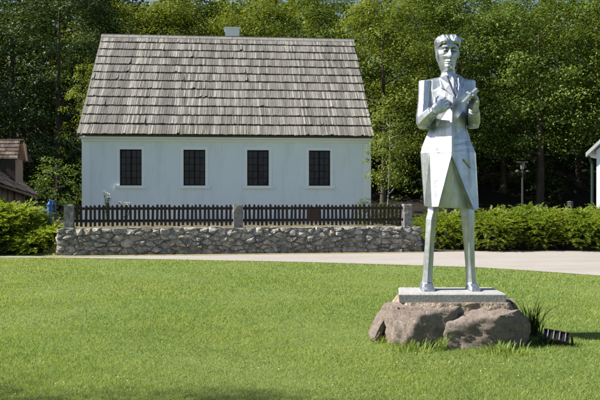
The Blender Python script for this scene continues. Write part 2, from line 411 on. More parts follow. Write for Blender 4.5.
# roof: boards below, shingle courses above
rn = random.Random(5)
mb = MB(); th = .045
for sgn in (0, 1):
    Y = (lambda y: y) if sgn == 0 else (lambda y: 2*D - y)
    a = [(0.02, Y(.03), HE - .03), (W-.02, Y(.03), HE - .03), (W-.02, Y(D), HR - .03), (0.02, Y(D), HR - .03)]
    b_ = [(x, y, z - th) for x, y, z in a]
    mb.add(a + b_, [(0,1,2,3),(7,6,5,4),(0,4,5,1),(1,5,6,2),(3,7,4,0)])
roof = mb.build('roof', M['under'], house)
NC = 12; L = math.hypot(D, HR - HE); dy, dz = D / L, (HR - HE) / L; step = L / NC; ln = step * 1.12
nrm = Vector((0, -dz, dy))
for side in (0, 1):
    for k in range(NC):
        mb = MB(); x = -.02; base = k * step - (.06 if k == 0 else 0)
        wob = [rn.uniform(-.007, .007) for _ in range(8)]
        while x < W + .02:
            wd = min(rn.uniform(.05, .105), W + .02 - x)
            if wd < .03: break
            q = wob[int(x / W * 6.9) if x > 0 else 0]
            s0 = base + q + rn.uniform(-.012, .010); s1 = min(base + ln, L - .01)
            lift0 = .070 + rn.uniform(-.006, .010); lift1 = .006; t_ = .020
            def pt(xx, s, l):
                y = s*dy; z = HE + s*dz; p = Vector((xx, y, z)) + nrm * l
                if side: p.y = 2*D - p.y
                return p
            gp = rn.choice((.002, .003, .004, .008)); tilt = rn.uniform(-.006, .006)
            if rn.random() < .035: s0 += rn.uniform(-.035, .06); lift0 += rn.uniform(0, .03); tilt *= 3
            a = [pt(x+gp, s0, lift0 - t_), pt(x+wd-gp, s0 + tilt, lift0 - t_), pt(x+wd-gp, s1, lift1), pt(x+gp, s1, lift1)]
            b_ = [pt(x+gp, s0, lift0), pt(x+wd-gp, s0 + tilt, lift0 + tilt), pt(x+wd-gp, s1, lift1 + t_), pt(x+gp, s1, lift1 + t_)]
            mb.add(a + b_, [(0,3,2,1),(4,5,6,7),(0,1,5,4),(1,2,6,5),(3,0,4,7)])
            x += wd
        mb.build('shingle_course', M['shingle'], roof)
mb = MB()
for sgn in (-1, 1):
    a = [(-.04, D - .02*sgn, HR + .075), (W + .04, D - .02*sgn, HR + .075), (W + .04, D + sgn*.17, HR - .09), (-.04, D + sgn*.17, HR - .09)]
    mb.add(a + [(x, y, z - .03) for x, y, z in a], [(0,1,2,3),(7,6,5,4),(0,4,5,1),(1,5,6,2),(2,6,7,3),(3,7,4,0)])
mb.build('ridge_cap', M['shingle'], roof)
for xx in (-.05, W + .02):
    mb = MB()
    for side in (0, 1):
        f = (lambda y: y) if side == 0 else (lambda y: 2*D - y)
        a = [(xx, f(-.02), HE - .17), (xx, f(-.02), HE - .02), (xx, f(D), HR - .02), (xx, f(D), HR - .17)]
        mb.add(a + [(x + .03, y, z) for x, y, z in a], [(0,1,2,3),(7,6,5,4),(0,4,5,1),(1,5,6,2),(3,7,4,0)])
    mb.build('barge_board', M['under'], roof)
mb = MB(); cx = (230.5 - 103)/250*W
mb.box(cx - .29, cx + .29, D + .10, D + .65, HR - .7, HR + .40); mb.box(cx - .33, cx + .33, D + .06, D + .69, HR + .40, HR + .47)
mb.build('chimney', M['chim'], roof)

# ------------------------------------------------------------------ stone wall
wall = thing('stone_wall', 'low rubble stone wall carrying the dark picket fence in front of the house', 'wall', WL, WYAW)
WH = .74; rn = random.Random(11)
mb = MB(); mb.box(.04, WLEN - .04, .03, .46, -.05, WH - .012); mb.build('core', M['mortar'], wall)
def clip(poly, px, pz, nx_, nz_):
    """keep the side of the half plane where (p - (px,pz)).n <= 0"""
    out = []
    for i in range(len(poly)):
        p_, q_ = poly[i], poly[(i+1) % len(poly)]
        dp_ = (p_[0]-px)*nx_ + (p_[1]-pz)*nz_; dq = (q_[0]-px)*nx_ + (q_[1]-pz)*nz_
        if dp_ <= 0: out.append(p_)
        if dp_*dq < 0: t_ = dp_/(dp_-dq); out.append((p_[0]+(q_[0]-p_[0])*t_, p_[1]+(q_[1]-p_[1])*t_))
    return out
def stone(poly, depth, rn):
    """rough rubble stone: polygon of (x,z), broken face bulging towards -y"""
    mb = MB(); n = len(poly); cx = sum(p_[0] for p_ in poly)/n; cz = sum(p_[1] for p_ in poly)/n
    out = []
    for p_ in poly: d_ = math.hypot(p_[0]-cx, p_[1]-cz) + 1e-6; k = max(.5, 1 - .006/d_); out.append((cx+(p_[0]-cx)*k, cz+(p_[1]-cz)*k))
    pr = rn.uniform(.0, .05); tx, tz = rn.uniform(-.4,.4), rn.uniform(-.45,.15)
    v0 = [(x, depth, z) for x, z in out]; v1 = [(x, .015 + rn.uniform(-.02,.02), z) for x, z in out]
    v2 = []
    for x, z in out:
        k = rn.uniform(.62, .86); xx, zz = cx+(x-cx)*k, cz+(z-cz)*k
        v2.append((xx, .01 - pr + (xx-cx)*tx - (zz-cz)*tz + rn.uniform(-.02,.02), zz))
    c = (cx + rn.uniform(-.03,.03), -.012 - pr + rn.uniform(-.025,.02), cz + rn.uniform(-.02,.02))
    fs = []
    for i in range(n):
        j = (i+1) % n; fs += [(i, j, n+j, n+i), (n+i, n+j, 2*n+j, 2*n+i), (2*n+i, 2*n+j, 3*n)]
    mb.add(v0 + v1 + v2 + [c], fs); return mb
AN = .55; seeds = []
def zrow(f): return f
tries = 0
while len(seeds) < 170 and tries < 30000:
    tries += 1; r_ = rn.random()
    p_ = (rn.uniform(0, WLEN), rn.uniform(.02, WH - .02)); md = rn.choice((.10,.13,.18,.26))
    if all(math.hypot((p_[0]-q_[0])*AN, p_[1]-q_[1]) > md for q_ in seeds): seeds.append(p_)
def bound(k, x): return -.03 + (WH + .03)*k/4 + (.04*noise.noise(Vector((x*1.7, 3.1, 0))) if k == 4 else 0)
for i, p_ in enumerate(seeds):
    tz = WH + .05*noise.noise(Vector((p_[0]*2.3, 3.1, 0))) + rn.uniform(-.015,.02)
    poly = [(-.02, -.04), (WLEN+.02, -.04), (WLEN+.02, tz), (-.02, tz)]
    for j, q_ in enumerate(seeds):
        if j == i or abs(q_[0]-p_[0]) > 1.6: continue
        poly = clip(poly, (p_[0]+q_[0])/2, (p_[1]+q_[1])/2, (q_[0]-p_[0])*AN*AN, q_[1]-p_[1])
        if len(poly) < 3: break
    if len(poly) < 3: continue
    # nick the sharp corners
    pp = []
    for k in range(len(poly)):
        a_, b_, c_ = poly[k-1], poly[k], poly[(k+1) % len(poly)]
        f_ = .16; pp += [(b_[0]+(a_[0]-b_[0])*f_, b_[1]+(a_[1]-b_[1])*f_), (b_[0]+(c_[0]-b_[0])*f_, b_[1]+(c_[1]-b_[1])*f_)]
    stone(pp, .30 if p_[1] < .5 else .47, rn).build('stone', M['stone'], wall)
# end stones on both ends
for s_, xe in ((0, -.02), (1, WLEN + .02)):
    for k in range(4):
        o = stone([(.03, bound(k, xe)+.01), (.47, bound(k, xe)+.01), (.47, bound(k+1, xe)-.01), (.03, bound(k+1, xe)-.01)], .3, rn).build('stone', M['stone'], wall)
        o.rotation_euler.z = R(-90 if s_ == 0 else 90); o.location = (xe + (.02 if s_ == 0 else -.02), .5 if s_ == 0 else 0, 0)

# ------------------------------------------------------------------ picket fence on the wall
def wallx(px, off):
    o = WL + wn*off; dr = Vector(((px-300)/FPX, 1, 0)); t = o.dot(wn)/dr.dot(wn); return (dr*t - o).dot(wu)
FO = .24
fence = thing('picket_fence', 'dark brown wooden picket fence between grey stone posts on the stone wall', 'fence', WL + wn*FO, WYAW)
posts = [wallx(69.3, FO), wallx(238, FO), wallx(407, FO)]
rn = random.Random(3)
for k, px in enumerate(posts):
    mb = MB(); n = 4; hw = .125 if k != 1 else .135
    rs = []
    for z in (WH - .06, WH + .2, WH + .42, WH + .62, WH + .655):
        e = hw * (.86 if z > WH + .64 else 1)
        rs.append([(px + a*e + rn.uniform(-.012,.012), b_*e + rn.uniform(-.012,.012), z) for a, b_ in ((-1,-1),(0,-1.05),(1,-1),(1.05,0),(1,1),(0,1.05),(-1,1),(-1.05,0))])
    mb.rings(rs); mb.build('post', M['post'], fence)
for a, b_ in ((posts[0] + .12, posts[1] - .13), (posts[1] + .13, posts[2] - .12)):
    for z in (WH + .16, WH + .50):
        mb = MB(); mb.box(a, b_, .012, .052, z, z + .075); mb.build('rail', M['fence'], fence)
    n = round((b_ - a - .05) / .119); sp = (b_ - a - .05) / n
    pm = MB(); pw = .034; h = .60
    pm.add([(-pw,-.012,0),(pw,-.012,0),(pw,-.012,h-.045),(0,-.012,h),(-pw,-.012,h-.045),(-pw,.010,0),(pw,.010,0),(pw,.010,h-.045),(0,.010,h),(-pw,.010,h-.045)],
           [(0,1,2,3,4),(9,8,7,6,5),(0,5,6,1),(1,6,7,2),(2,7,8,3),(3,8,9,4),(4,9,5,0)])
    first = pm.build('picket', M['fence'], fence)
    for i in range(n):
        o = first if i == 0 else first.copy()
        if i: COL.objects.link(o); o.parent = fence
        o.location = (a + .025 + sp*(i+.5) + rn.uniform(-.006,.006), 0, WH + .055 + rn.uniform(-.018,.018))
        o.rotation_euler.y = rn.uniform(-.03, .03)
xl, xr = wallx(306.5, FO), wallx(320, FO)
mb = MB(); mb.box(xl, xr, -.045, -.018, WH + .17, WH + .52); mb.build('plate', M['fence'], fence)

# ------------------------------------------------------------------ foliage helpers
def leaves(pos, nrm_, size, rng, asp=.6):
    """diamond leaves: pos (n,3), nrm (n,3), size (n,)"""
    n = len(pos); r = rng.normal(size=(n,3)); t = r - nrm_ * np.sum(r*nrm_, 1, keepdims=True)
    t /= np.linalg.norm(t, axis=1, keepdims=True) + 1e-9; b = np.cross(nrm_, t)
    s = size[:,None]; fold = nrm_ * s * .12
    a = pos - t*s*.5; c = pos + t*s*.5; l = pos + b*s*.5*asp + fold + t*s*.05; rr = pos - b*s*.5*asp + fold + t*s*.05
    V = np.stack([a, rr, c, l], 1).reshape(-1, 3); F = np.arange(4*n).reshape(n, 4)
    return V, F
def crown_pts(rng, H, zb, rad, shape, nclump, per, csize):
    """clump centres through an uneven crown, and leaf positions about them"""
    C = []; tries = 0; ph = rng.uniform(0, 6.28, 6); am = rng.uniform(.08, .2, 6)
    while len(C) < nclump and tries < nclump*40:
        tries += 1
        u = rng.uniform(0, 1); z = zb + (H - zb) * u
        if shape == 'round': pr = math.sqrt(max(0, 1 - ((u - .42)/.60)**2))
        elif shape == 'cone': pr = (1 - u)**.75 * (1 if u > .06 else .7)
        else: pr = min(1, u*3.2)**.6 * math.sqrt(max(0, 1 - (max(0, u - .35)/.66)**2))
        th = rng.uniform(0, 6.283)
        lob = 1 + sum(am[i]*math.sin((i+2)*th + ph[i] + u*5*(i%3)) for i in range(4))
        rr = rad * pr * lob * rng.uniform(.28, 1)**.45
        C.append((rr*math.cos(th), rr*math.sin(th), z))
    C = np.array(C)
    k = rng.poisson(per, len(C)) + 4; idx = np.repeat(np.arange(len(C)), k)
    off = rng.normal(size=(len(idx), 3)) * np.array([1, 1, .34]) * csize * rng.uniform(.6, 1.3, len(C))[idx][:,None]
    # clumps droop outwards a little
    rad2 = np.linalg.norm(off[:,:2], axis=1); off[:,2] -= rad2*.35
    p = C[idx] + off
    ax = np.array([0, 0, zb + (H - zb)*.35]); out = p - ax; out /= np.linalg.norm(out, axis=1, keepdims=True) + 1e-9
    co = off / (np.linalg.norm(off, axis=1, keepdims=True) + 1e-9)
    nn = out*.35 + co*.45 + np.array([0,0,.8]) + rng.normal(size=p.shape)*.36
    nn /= np.linalg.norm(nn, axis=1, keepdims=True)
    return C, p, nn
def trunk_mesh(rng, H, zb, C, r0, lean=.02, limbs=9):
    mb = MB(); top = H*.86; a = rng.uniform(0, 6.28)
    ctr = lambda z: Vector((math.cos(a)*lean*z + .06*math.sin(z*.9), math.sin(a)*lean*z + .06*math.cos(z*.7), z))
    zs = [-.4, .15, .6, H*.2, H*.38, H*.56, H*.72, top]
    mb.tube([ctr(z) for z in zs], [r0*1.7, r0*1.3, r0*1.02, r0*.9, r0*.72, r0*.5, r0*.3, r0*.08], 8)
    for i in rng.choice(len(C), min(limbs, len(C)), replace=False):
        e = Vector(C[i]); z0 = max(zb*.75, min(top*.92, e.z - .55*math.hypot(e.x, e.y)))
        s = ctr(z0); m_ = s.lerp(e, .5) + Vector((0,0,-.12*(e - s).length))
        rr = r0*(1 - z0/H)*.55 + .02
        mb.tube([s, m_, e], [rr, rr*.6, rr*.15], 5)
    return mb
TREEM = {}
def tree_variant(key, seed, H, zb, rad, shape, nclump, per, csize, lsize, leaf, bark='bark', r0=.2, limbs=10):
    rng = np.random.default_rng(seed)
    C, p, nn = crown_pts(rng, H, zb, rad, shape, nclump, per, csize)
    V, F = leaves(p, nn, lsize*rng.uniform(.6, 1.35, len(p)), rng)
    cm = npmesh('crown', V, F, M[leaf])
    t = trunk_mesh(rng, H, zb, C, r0, limbs=limbs).build('trunk', M[bark], None, True); tm = t.data
    bpy.data.objects.remove(t)
    TREEM[key] = (tm, cm, H)
def plant_tree(key, x, y, H, rz, label, name='broadleaf_tree', group='trees of the wood behind the house', z=None, sx=1.0):
    tm, cm, h0 = TREEM[key]; s = H / h0
    t = thing(name, label, 'tree', (x, y, terrain(x, y) - .05 if z is None else z), rz, group)
    t.scale = (s*sx, s*sx, s)
    link('trunk', tm, t); link('crown', cm, t)
    return t
tree_variant('A', 1, 12, 3.3, 3.6, 'tall', 92, 270, .62, .132, 'leaf_a', r0=.2)
tree_variant('B', 2, 12, 3.5, 3.8, 'round', 92, 270, .64, .132, 'leaf_a', r0=.22)
tree_variant('C', 3, 12, 2.2, 3.4, 'tall', 92, 270, .62, .13, 'leaf_b', r0=.18)
tree_variant('D', 4, 12, 2.8, 3.7, 'round', 92, 270, .62, .132, 'leaf_b', r0=.2)
tree_variant('E', 5, 14, .8, 3.7, 'tall', 120, 240, .58, .13, 'leaf_d', r0=.22)
tree_variant('G', 6, 14, .6, 3.4, 'cone', 120, 240, .52, .125, 'leaf_d', r0=.22)

# the trees one can tell apart: (variant, photo x, distance, photo y of the tip, label)
def at_tree(key, px, Y, tip, label, rz, sx=1.0, name='broadleaf_tree', group='trees of the wood behind the house'):
    x = (px - 300)/FPX*Y; z = terrain(x, Y); top = EYE + (HOR - tip)/FPX*Y
    return plant_tree(key, x, Y, top - z, rz, label, name, group, sx=sx)
TREES = [
 ('E', 14, 37, -22, 'tall dark leafy tree at the left edge, rising behind the wooden barn', 1.1),
 ('E', 58, 35.5, -30, 'very dark dense tree between the barn and the white house', 1.05),
 ('G', 96, 40, -26, 'dark tree whose top stands just left of the shingle roof ridge', 1.0),
 ('D', 128, 45, 3, 'light green treetop above the left end of the roof ridge', 1.0),
 ('C', 172, 44, -4, 'sunlit yellow-green treetop above the roof, left of the chimney', 1.05),
 ('A', 208, 49, 4, 'treetop just left of the chimney under the small patch of sky', 1.0),
 ('C', 250, 44, -3, 'bright green treetop just right of the chimney', 1.05),
 ('D', 296, 46, -6, 'rounded sunlit treetop above the right half of the roof ridge', 1.0),
 ('B', 340, 43, -8, 'green tree rising behind the right end of the roof ridge', 1.0),
 ('C', 384, 37, -6, 'bright leafy tree growing close beside the right gable of the house', .95),
 ('A', 424, 41, -9, 'green tree directly behind the statue, its crown left of the head', 1.0),
 ('B', 462, 40, 0, 'tall green tree behind the statue, crown right of the head', 1.0),
 ('A', 503, 43, 4, 'tree with a sunlit top behind the lamp post', 1.0),
 ('B', 540, 39, -8, 'dense green tree between the lamp post and the small white building', 1.05),
 ('D', 578, 44, 6, 'tree with a yellow-green top near the right edge under a patch of sky', 1.0),
 ('A', 612, 38, -14, 'large tree at the right edge, behind the white building', 1.05),
]
rn = random.Random(21)
for (k, px, Y, tip, lab, sx) in TREES: at_tree(k, px, Y, tip, lab, rn.uniform(0, 6.28), sx)

# the wood behind and to the sides: one mass
def merge(objs):
    Vs, Fs, o = [], [], 0
    for V_, F_ in objs: Vs.append(V_); Fs.append(F_ + o); o += len(V_)
    return np.concatenate(Vs), np.concatenate(Fs)
rng = np.random.default_rng(77); parts = []; trunks = MB()
def forest_tree(x, y, H, zb, rad, nclump, per, ls):
    C, p, nn = crown_pts(rng, H, zb, rad, 'tall', nclump, per, .5)
    V_, F_ = leaves(p, nn, ls*rng.uniform(.6, 1.35, len(p)), rng); V_ = V_ + np.array([x, y, terrain(x, y)])
    parts.append((V_, F_)); z = terrain(x, y); r = rng.uniform(.12, .22)
    trunks.tube([(x, y, z - .4), (x + .1, y, z + H*.4), (x - .05, y + .1, z + H*.85)], [r*1.3, r, r*.2], 7)
for row, (Y, n, tip) in enumerate(((52, 17, 5), (60, 17, 8), (70, 16, 9))):
    for i in range(n):
        px = -90 + 790*(i + .5*(row % 2))/(n-1) + rng.uniform(-12, 12); y = Y + rng.uniform(-2.5, 2.5)
        x = (px - 300)/FPX*y; H = EYE + (HOR - tip - rng.uniform(-16, 6))/FPX*y - terrain(x, y)
        forest_tree(x, y, H, 1.5, 3.7, 110, 34, .34)
for (x, y, H) in ((-20.5,24.4,10),(-20.5,29.5,12.5),(-21,35,14),(-24,40,15),(-16,50,15),(-20,56,16),(-11,47,14),(-26,30,14),(-27,38,15),(-33,34,16),(-22,44,14),(-32,46,15),(-38,28,14),(26,40,13),(31,46,14),(25,33,12)):
    forest_tree(x, y, H, 1.2, 4.0, 170, 22, .36)
# dark understorey shrubs between the trunks
for i in range(85):
    px = rng.uniform(-60, 660); y = rng.uniform(41, 51); x = (px - 300)/FPX*y
    C, p, nn = crown_pts(rng, rng.uniform(1.8, 3.8), .05, rng.uniform(.9, 1.6), 'round', 26, 18, .32)
    V_, F_ = leaves(p, nn, .24*rng.uniform(.6, 1.3, len(p)), rng); parts.append((V_ + np.array([x, y, terrain(x, y)]), F_))
V_, F_ = merge(parts)
fo = link('forest', npmesh('forest', V_, F_, M['leaf_f'])); tag(fo, 'dense mass of woodland filling the hillside behind the house', 'forest', kind='stuff')
tk = trunks.build('trunks', M['bark'], fo, True); tk['kind'] = 'stuff'

# ---- small trees and shrubs near the house
tree_variant('S', 8, 4.4, 1.35, 1.0, 'round', 75, 34, .19, .095, 'leaf_b', 'palebark', r0=.036, limbs=9)
p = P(388, 203, 23.6)
plant_tree('S', p.x, p.y, 4.3, .8, 'slender young tree with pale trunk beside the right end of the house', 'young_tree', None, z=terrain(p.x, p.y) - .05, sx=.72)
tree_variant('T', 9, 8.0, .8, 1.9, 'tall', 130, 26, .26, .15, 'leaf_b', r0=.1)
p = P(88, 200, 31.5)
plant_tree('T', p.x, p.y, 7.0, 2.2, 'small sunlit tree showing past the left edge of the roof', 'small_tree', None, sx=.62)
tree_variant('U', 10, 2.6, .1, 1.0, 'round', 60, 24, .2, .11, 'leaf_a', r0=.05)
p = P(56, 195, 27.5)
plant_tree('U', p.x, p.y, 2.6, 1.2, 'dark round shrub between the barn and the left house corner', 'shrub', None)['category'] = 'shrub'
p = P(365, 203, 22.4)
s_ = plant_tree('U', p.x, p.y, .95, 3.0, 'low green shrub behind the fence below the right house corner', 'shrub', None, sx=1.0); s_['category'] = 'shrub'
for px, lab, h in ((398, 'green bush behind the right end of the fence, near the post', 1.0), (381, 'small bush at the foot of the slender young tree', .8)):
    p = P(px, 203, 23.5); s_ = plant_tree('U', p.x, p.y, h, px, lab, 'shrub', None); s_['category'] = 'shrub'
# tree out of the frame on the left whose crown throws the shade at the bottom edge
plant_tree('B', -10.1, 3.9, 9.2, .4, 'broadleaf tree on the lawn just outside the left of the view', 'broadleaf_tree', None, sx=.55)

# ------------------------------------------------------------------ junipers
def juniper(name, label, cx, cy, rx, ry, h, seed, nspray, z0):
    """spreading juniper: shelves of feathery sprays over a dark twiggy core"""
    rng = np.random.default_rng(seed); V = []; Fq = []; o = 0
    t = thing(name, label, 'shrub', (cx, cy, z0), 0, 'spreading junipers along the path')
    ph = rng.uniform(0, 6.28, 5)
    def prof(th): return 1 + .10*math.sin(3*th + ph[0]) + .07*math.sin(5*th + ph[1])
    Vs = []
    for i in range(nspray):
        th = rng.uniform(0, 2*math.pi); k = prof(th); c_, s_ = math.cos(th), math.sin(th)
        sq = min(1.16, (abs(c_)**3 + abs(s_)**3)**(-1/3))                  # squarish mound
        if rng.random() < .5:                                              # crown
            e = rng.uniform(0, 1)**.5*.95; z = h*(1 - .42*e**2.4)*(1 + .13*math.sin(cx*3 + e*7*c_ + ph[2])*math.sin(e*6*s_ + ph[3])) - rng.exponential(.07)
            el_ = rng.uniform(.15, .9)
        else:                                                              # flanks, in drooping shelves
            f = rng.uniform(.14, .95); f = (math.floor(f*5 + .35*math.sin(3*th + ph[4])) + rng.uniform(.35, 1))/5
            z = max(.10, h*f*.9); e = rng.uniform(.84, 1.0)*(1 - .22*max(0, z/h)**2)*(.86 + .14*min(1, z/h*3)); el_ = rng.uniform(-.05, .6)
        base = np.array([e*rx*k*sq*c_, e*ry*k*sq*s_, max(.08, z)])
        d = np.array([c_, s_*.95, el_]); d[:2] += rng.normal(size=2)*.5; d /= np.linalg.norm(d)
        L_ = rng.uniform(.24, .56); side = np.cross(d, [0,0,1]); side /= np.linalg.norm(side) + 1e-9
        up = np.cross(side, d)
        nn = 17
        for j in range(nn):
            f = (j + .5)/nn; c = base + d*L_*f + np.array([0,0,-1])*L_*.28*f*f
            sgn = -1 if j % 2 else 1
            dd = d*.75 + side*sgn*rng.uniform(.35, .9) + up*rng.uniform(-.25, .45); dd /= np.linalg.norm(dd)
            l = rng.uniform(.07, .13)*(1.15 - .6*f); wv = np.cross(dd, up + rng.normal(size=3)*.4); wv /= np.linalg.norm(wv) + 1e-9
            wv *= l*.2
            Vs += [c - wv, c + wv, c + dd*l]
    Vs = np.array(Vs); Fq = np.arange(len(Vs)).reshape(-1, 3)
    link('foliage', npmesh('foliage', Vs, Fq, M['juniper']), t)
    # woody core: branches spreading from the root
    mb = MB(); rn = random.Random(seed)
    for i in range(70):
        th = rn.uniform(0, 6.283); e = rn.uniform(.4, .93); k = prof(th)
        a = Vector((rn.uniform(-.55,.55)*rx, rn.uniform(-.55,.55)*ry, -.05)); q = Vector((e*rx*k*math.cos(th), e*ry*k*math.sin(th), h*(1 - .62*e**2.6)*.8))
        mb.tube([a, a.lerp(q, .5) + Vector((0,0,.12)), q], [.03, .02, .006], 4)
    # closed dark shell: the shaded inside put in as colour, closes the gaps
    rr = []
    for j, f in enumerate((0, .35, .62, .80)):
        rr.append([(math.cos(2*math.pi*i/16)*rx*.80*math.sqrt(1 - f*f)*prof(2*math.pi*i/16)*(1 + .05*math.sin(i*2.1+j)), math.sin(2*math.pi*i/16)*ry*.80*math.sqrt(1 - f*f)*prof(2*math.pi*i/16), max(-.05, f*h*.85 - .05 + .05*math.sin(i*1.7 + j))) for i in range(16)])
    mb.rings(rr, True); mb.build('branches', M['twig'], t)
    return t
JX = []
def jun(px, Y, rx, ry, h, lab, seed, n):
    x = (px - 300)/FPX*Y
    juniper('juniper_shrub', lab, x, Y, rx, ry, h, seed, n, terrain(x, Y) * .25)
jun(445, 22.4, .82, 1.2, .98, 'bright juniper seen between the legs of the statue', 31, 1300)
jun(487, 21.9, 1.05, 1.35, 1.02, 'bright green spreading juniper just right of the statue legs', 32, 1900)
jun(530, 22.2, 1.05, 1.5, 1.14, 'bright green spreading juniper below the lamp post', 33, 1900)
jun(574, 22.0, 1.05, 1.45, 1.04, 'spreading juniper in front of the short bollard lamp', 34, 1900)
jun(618, 22.2, 1.1, 1.5, 1.16, 'juniper cut off by the right edge of the view', 35, 1800)
jun(48, 20.2, .66, .9, .66, 'low juniper spilling beside the left end of the stone wall', 36, 1200)
jun(4, 20.5, 1.0, 1.25, 1.32, 'tall juniper mound in front of the wooden barn', 37, 1900)
jun(-30, 20.4, 1.1, 1.3, 1.30, 'juniper cut off by the left edge of the view', 38, 1700)

# ------------------------------------------------------------------ wooden barn on the left
A = P(38.5, 196, 26.0)
barn = thing('wooden_barn', 'old brown wooden barn with shingled roof at the left edge', 'barn', (A.x, A.y, 0), 0)
def loc(v): return (v.x - A.x, v.y - A.y, v.z)
A_ = Vector((0, 0, A.z)); Bn = P(-34, 172.5, 20.2); B_ = Vector((Bn.x - A.x, Bn.y - A.y, Bn.z))
C_ = P(2, 165, 26.0); up_ = Vector((C_.x - A.x, 0, C_.z - A.z)); up_ *= 2.4
mb = MB(); rn = random.Random(8)
n_ = (B_ - A_).cross(up_).normalized()
if n_.z < 0: n_ = -n_
q = [A_, B_, B_ + up_, A_ + up_]
mb.add([a - n_*.02 for a in q] + [a - n_*.10 for a in q], [(0,1,2,3),(7,6,5,4),(0,4,5,1),(1,5,6,2),(2,6,7,3),(3,7,4,0)])
rf = mb.build('roof', M['under'], barn)
NR = 12
for r_ in range(NR):
    mb = MB(); u = 0
    while u < 1:
        wd = rn.uniform(.016, .030); s0 = r_/NR - rn.uniform(0, .012); s1 = (r_+1.2)/NR
        f = lambda uu, s, l: A_ + (B_ - A_)*uu + up_*s + n_*l
        a = [f(u+.001, s0, .03), f(min(1, u+wd), s0, .03), f(min(1, u+wd), s1, 0), f(u+.001, s1, 0)]
        b_ = [f(u+.001, s0, .055), f(min(1, u+wd), s0, .055), f(min(1, u+wd), s1, .02), f(u+.001, s1, .02)]
        mb.add(a + b_, [(0,3,2,1),(4,5,6,7),(0,1,5,4),(1,2,6,5),(3,0,4,7)]); u += wd
    mb.build('shingle_course', M['barnroof'], rf)
# left slope (out of view), walls of boards under the eaves
rid = A_ + up_; ridB = B_ + up_
mb = MB(); mir = Vector((-2*abs(up_.x), 0, 0))
q = [rid, ridB, B_ + mir, A_ + mir]; mb.add([a for a in q] + [a - Vector((0,0,.1)) for a in q], [(0,1,2,3),(7,6,5,4),(0,4,5,1),(1,5,6,2),(2,6,7,3),(3,7,4,0)])
mb.build('roof_far_side', M['barnroof'], rf)
dirE = (B_ - A_); nb = 34
for i in range(nb):
    u0, u1 = (i + .04)/nb, (i + .96)/nb
    p0 = A_ + dirE*u0; p1 = A_ + dirE*u1; o = rn.uniform(-.015, .015)
    if u0 < .06: continue
    mb = MB(); mb.add([(p0.x-.38+o, p0.y, -.1), (p1.x-.38+o, p1.y, -.1), (p1.x-.38+o, p1.y, p1.z+.14), (p0.x-.38+o, p0.y, p0.z+.14),
                       (p0.x-.42, p0.y, -.1), (p1.x-.42, p1.y, -.1), (p1.x-.42, p1.y, p1.z+.14), (p0.x-.42, p0.y, p0.z+.14)],
                      [(0,1,2,3),(7,6,5,4),(0,4,5,1),(1,5,6,2),(2,6,7,3),(3,7,4,0)])
    mb.build('board', M['oldwood'], barn)
mb = MB(); mb.box(-4.6, -.45, -.45, -.35, -.1, A.z + .1); mb.box(-4.6, -.45, B_.y + .25, B_.y + .35, -.1, A.z + .3); mb.build('end_wall', M['oldwood'], barn)
# raised ridge lantern with its own small roof and tan gable boards
Zl = 24.6
def L_(x, y, dZ=0): v = P(x, y, Zl + dZ); return Vector((v.x - A.x, v.y - A.y, v.z))
lan = MB(); wl = [L_(-45, 200), L_(15.5, 200), L_(15.5, 157), L_(-45, 157)]
lan.add(wl + [v + Vector((-.25, 1.3, 0)) for v in wl], [(0,1,2,3),(7,6,5,4),(0,4,5,1),(1,5,6,2),(2,6,7,3),(3,7,4,0)])
lo = lan.build('upper_wall', M['oldwood'], barn)
e0, e1 = L_(-45, 159.5), L_(17.5, 159.5); r0, r1 = L_(-45, 140.8, .75), L_(20.5, 140.8, .75)
lr = MB()
for r_ in range(5):
    u = 0
    while u < 1:
        wd = rn.uniform(.03, .06); s0 = r_/5 - rn.uniform(0, .02); s1 = min(1, (r_+1.2)/5)
        f = lambda uu, s, l: (e0*(1-uu) + e1*uu)*(1-s) + (r0*(1-uu) + r1*uu)*s + Vector((0, -.5, .8))*l
        u1 = min(1, u + wd)
        a = [f(u+.002, s0, .02), f(u1, s0, .02), f(u1, s1, 0), f(u+.002, s1, 0)]; b_ = [f(u+.002, s0, .06), f(u1, s0, .06), f(u1, s1, .025), f(u+.002, s1, .025)]
        lr.add(a + b_, [(0,3,2,1),(4,5,6,7),(0,1,5,4),(1,2,6,5),(3,0,4,7)]); u = u1
lr.add([e0, e1, r1, r0] + [v + Vector((0, 2*(r0.y - v.y) if i < 2 else .02, -.02)) for i, v in enumerate((e0, e1, r1, r0))], [(0,1,2,3),(4,7,6,5)])
lr.build('upper_roof', M['barnroof'], barn)
gb = MB()
for i in range(5):                                   # slanting gable boards
    a0 = e1 + (r1 - e1)*0 + Vector((.0 + .055*i, .1 + .02*i, -.02)); a1 = r1 + Vector((-.06 + .035*i, .04*i, -.10))
    gb.add([a0, a0 + Vector((.05, .02, 0)), a1 + Vector((.035, .02, 0)), a1, a0 + Vector((0,.05,0)), a0 + Vector((.05,.07,0)), a1 + Vector((.035,.07,0)), a1 + Vector((0,.05,0))],
           [(0,1,2,3),(7,6,5,4),(0,4,5,1),(1,5,6,2),(2,6,7,3),(3,7,4,0)])
gb.build('gable_boards', M['orangewood'], barn)
mb = MB(); mb.tube([e1 + Vector((.30, .12, -.06)), r1 + Vector((.10, .05, .0))], [.035, .035], 5); mb.tube([r0, r1 + Vector((.1,0,.02))], [.035, .045], 6); mb.build('ridge_pole', M['oldwood'], barn)

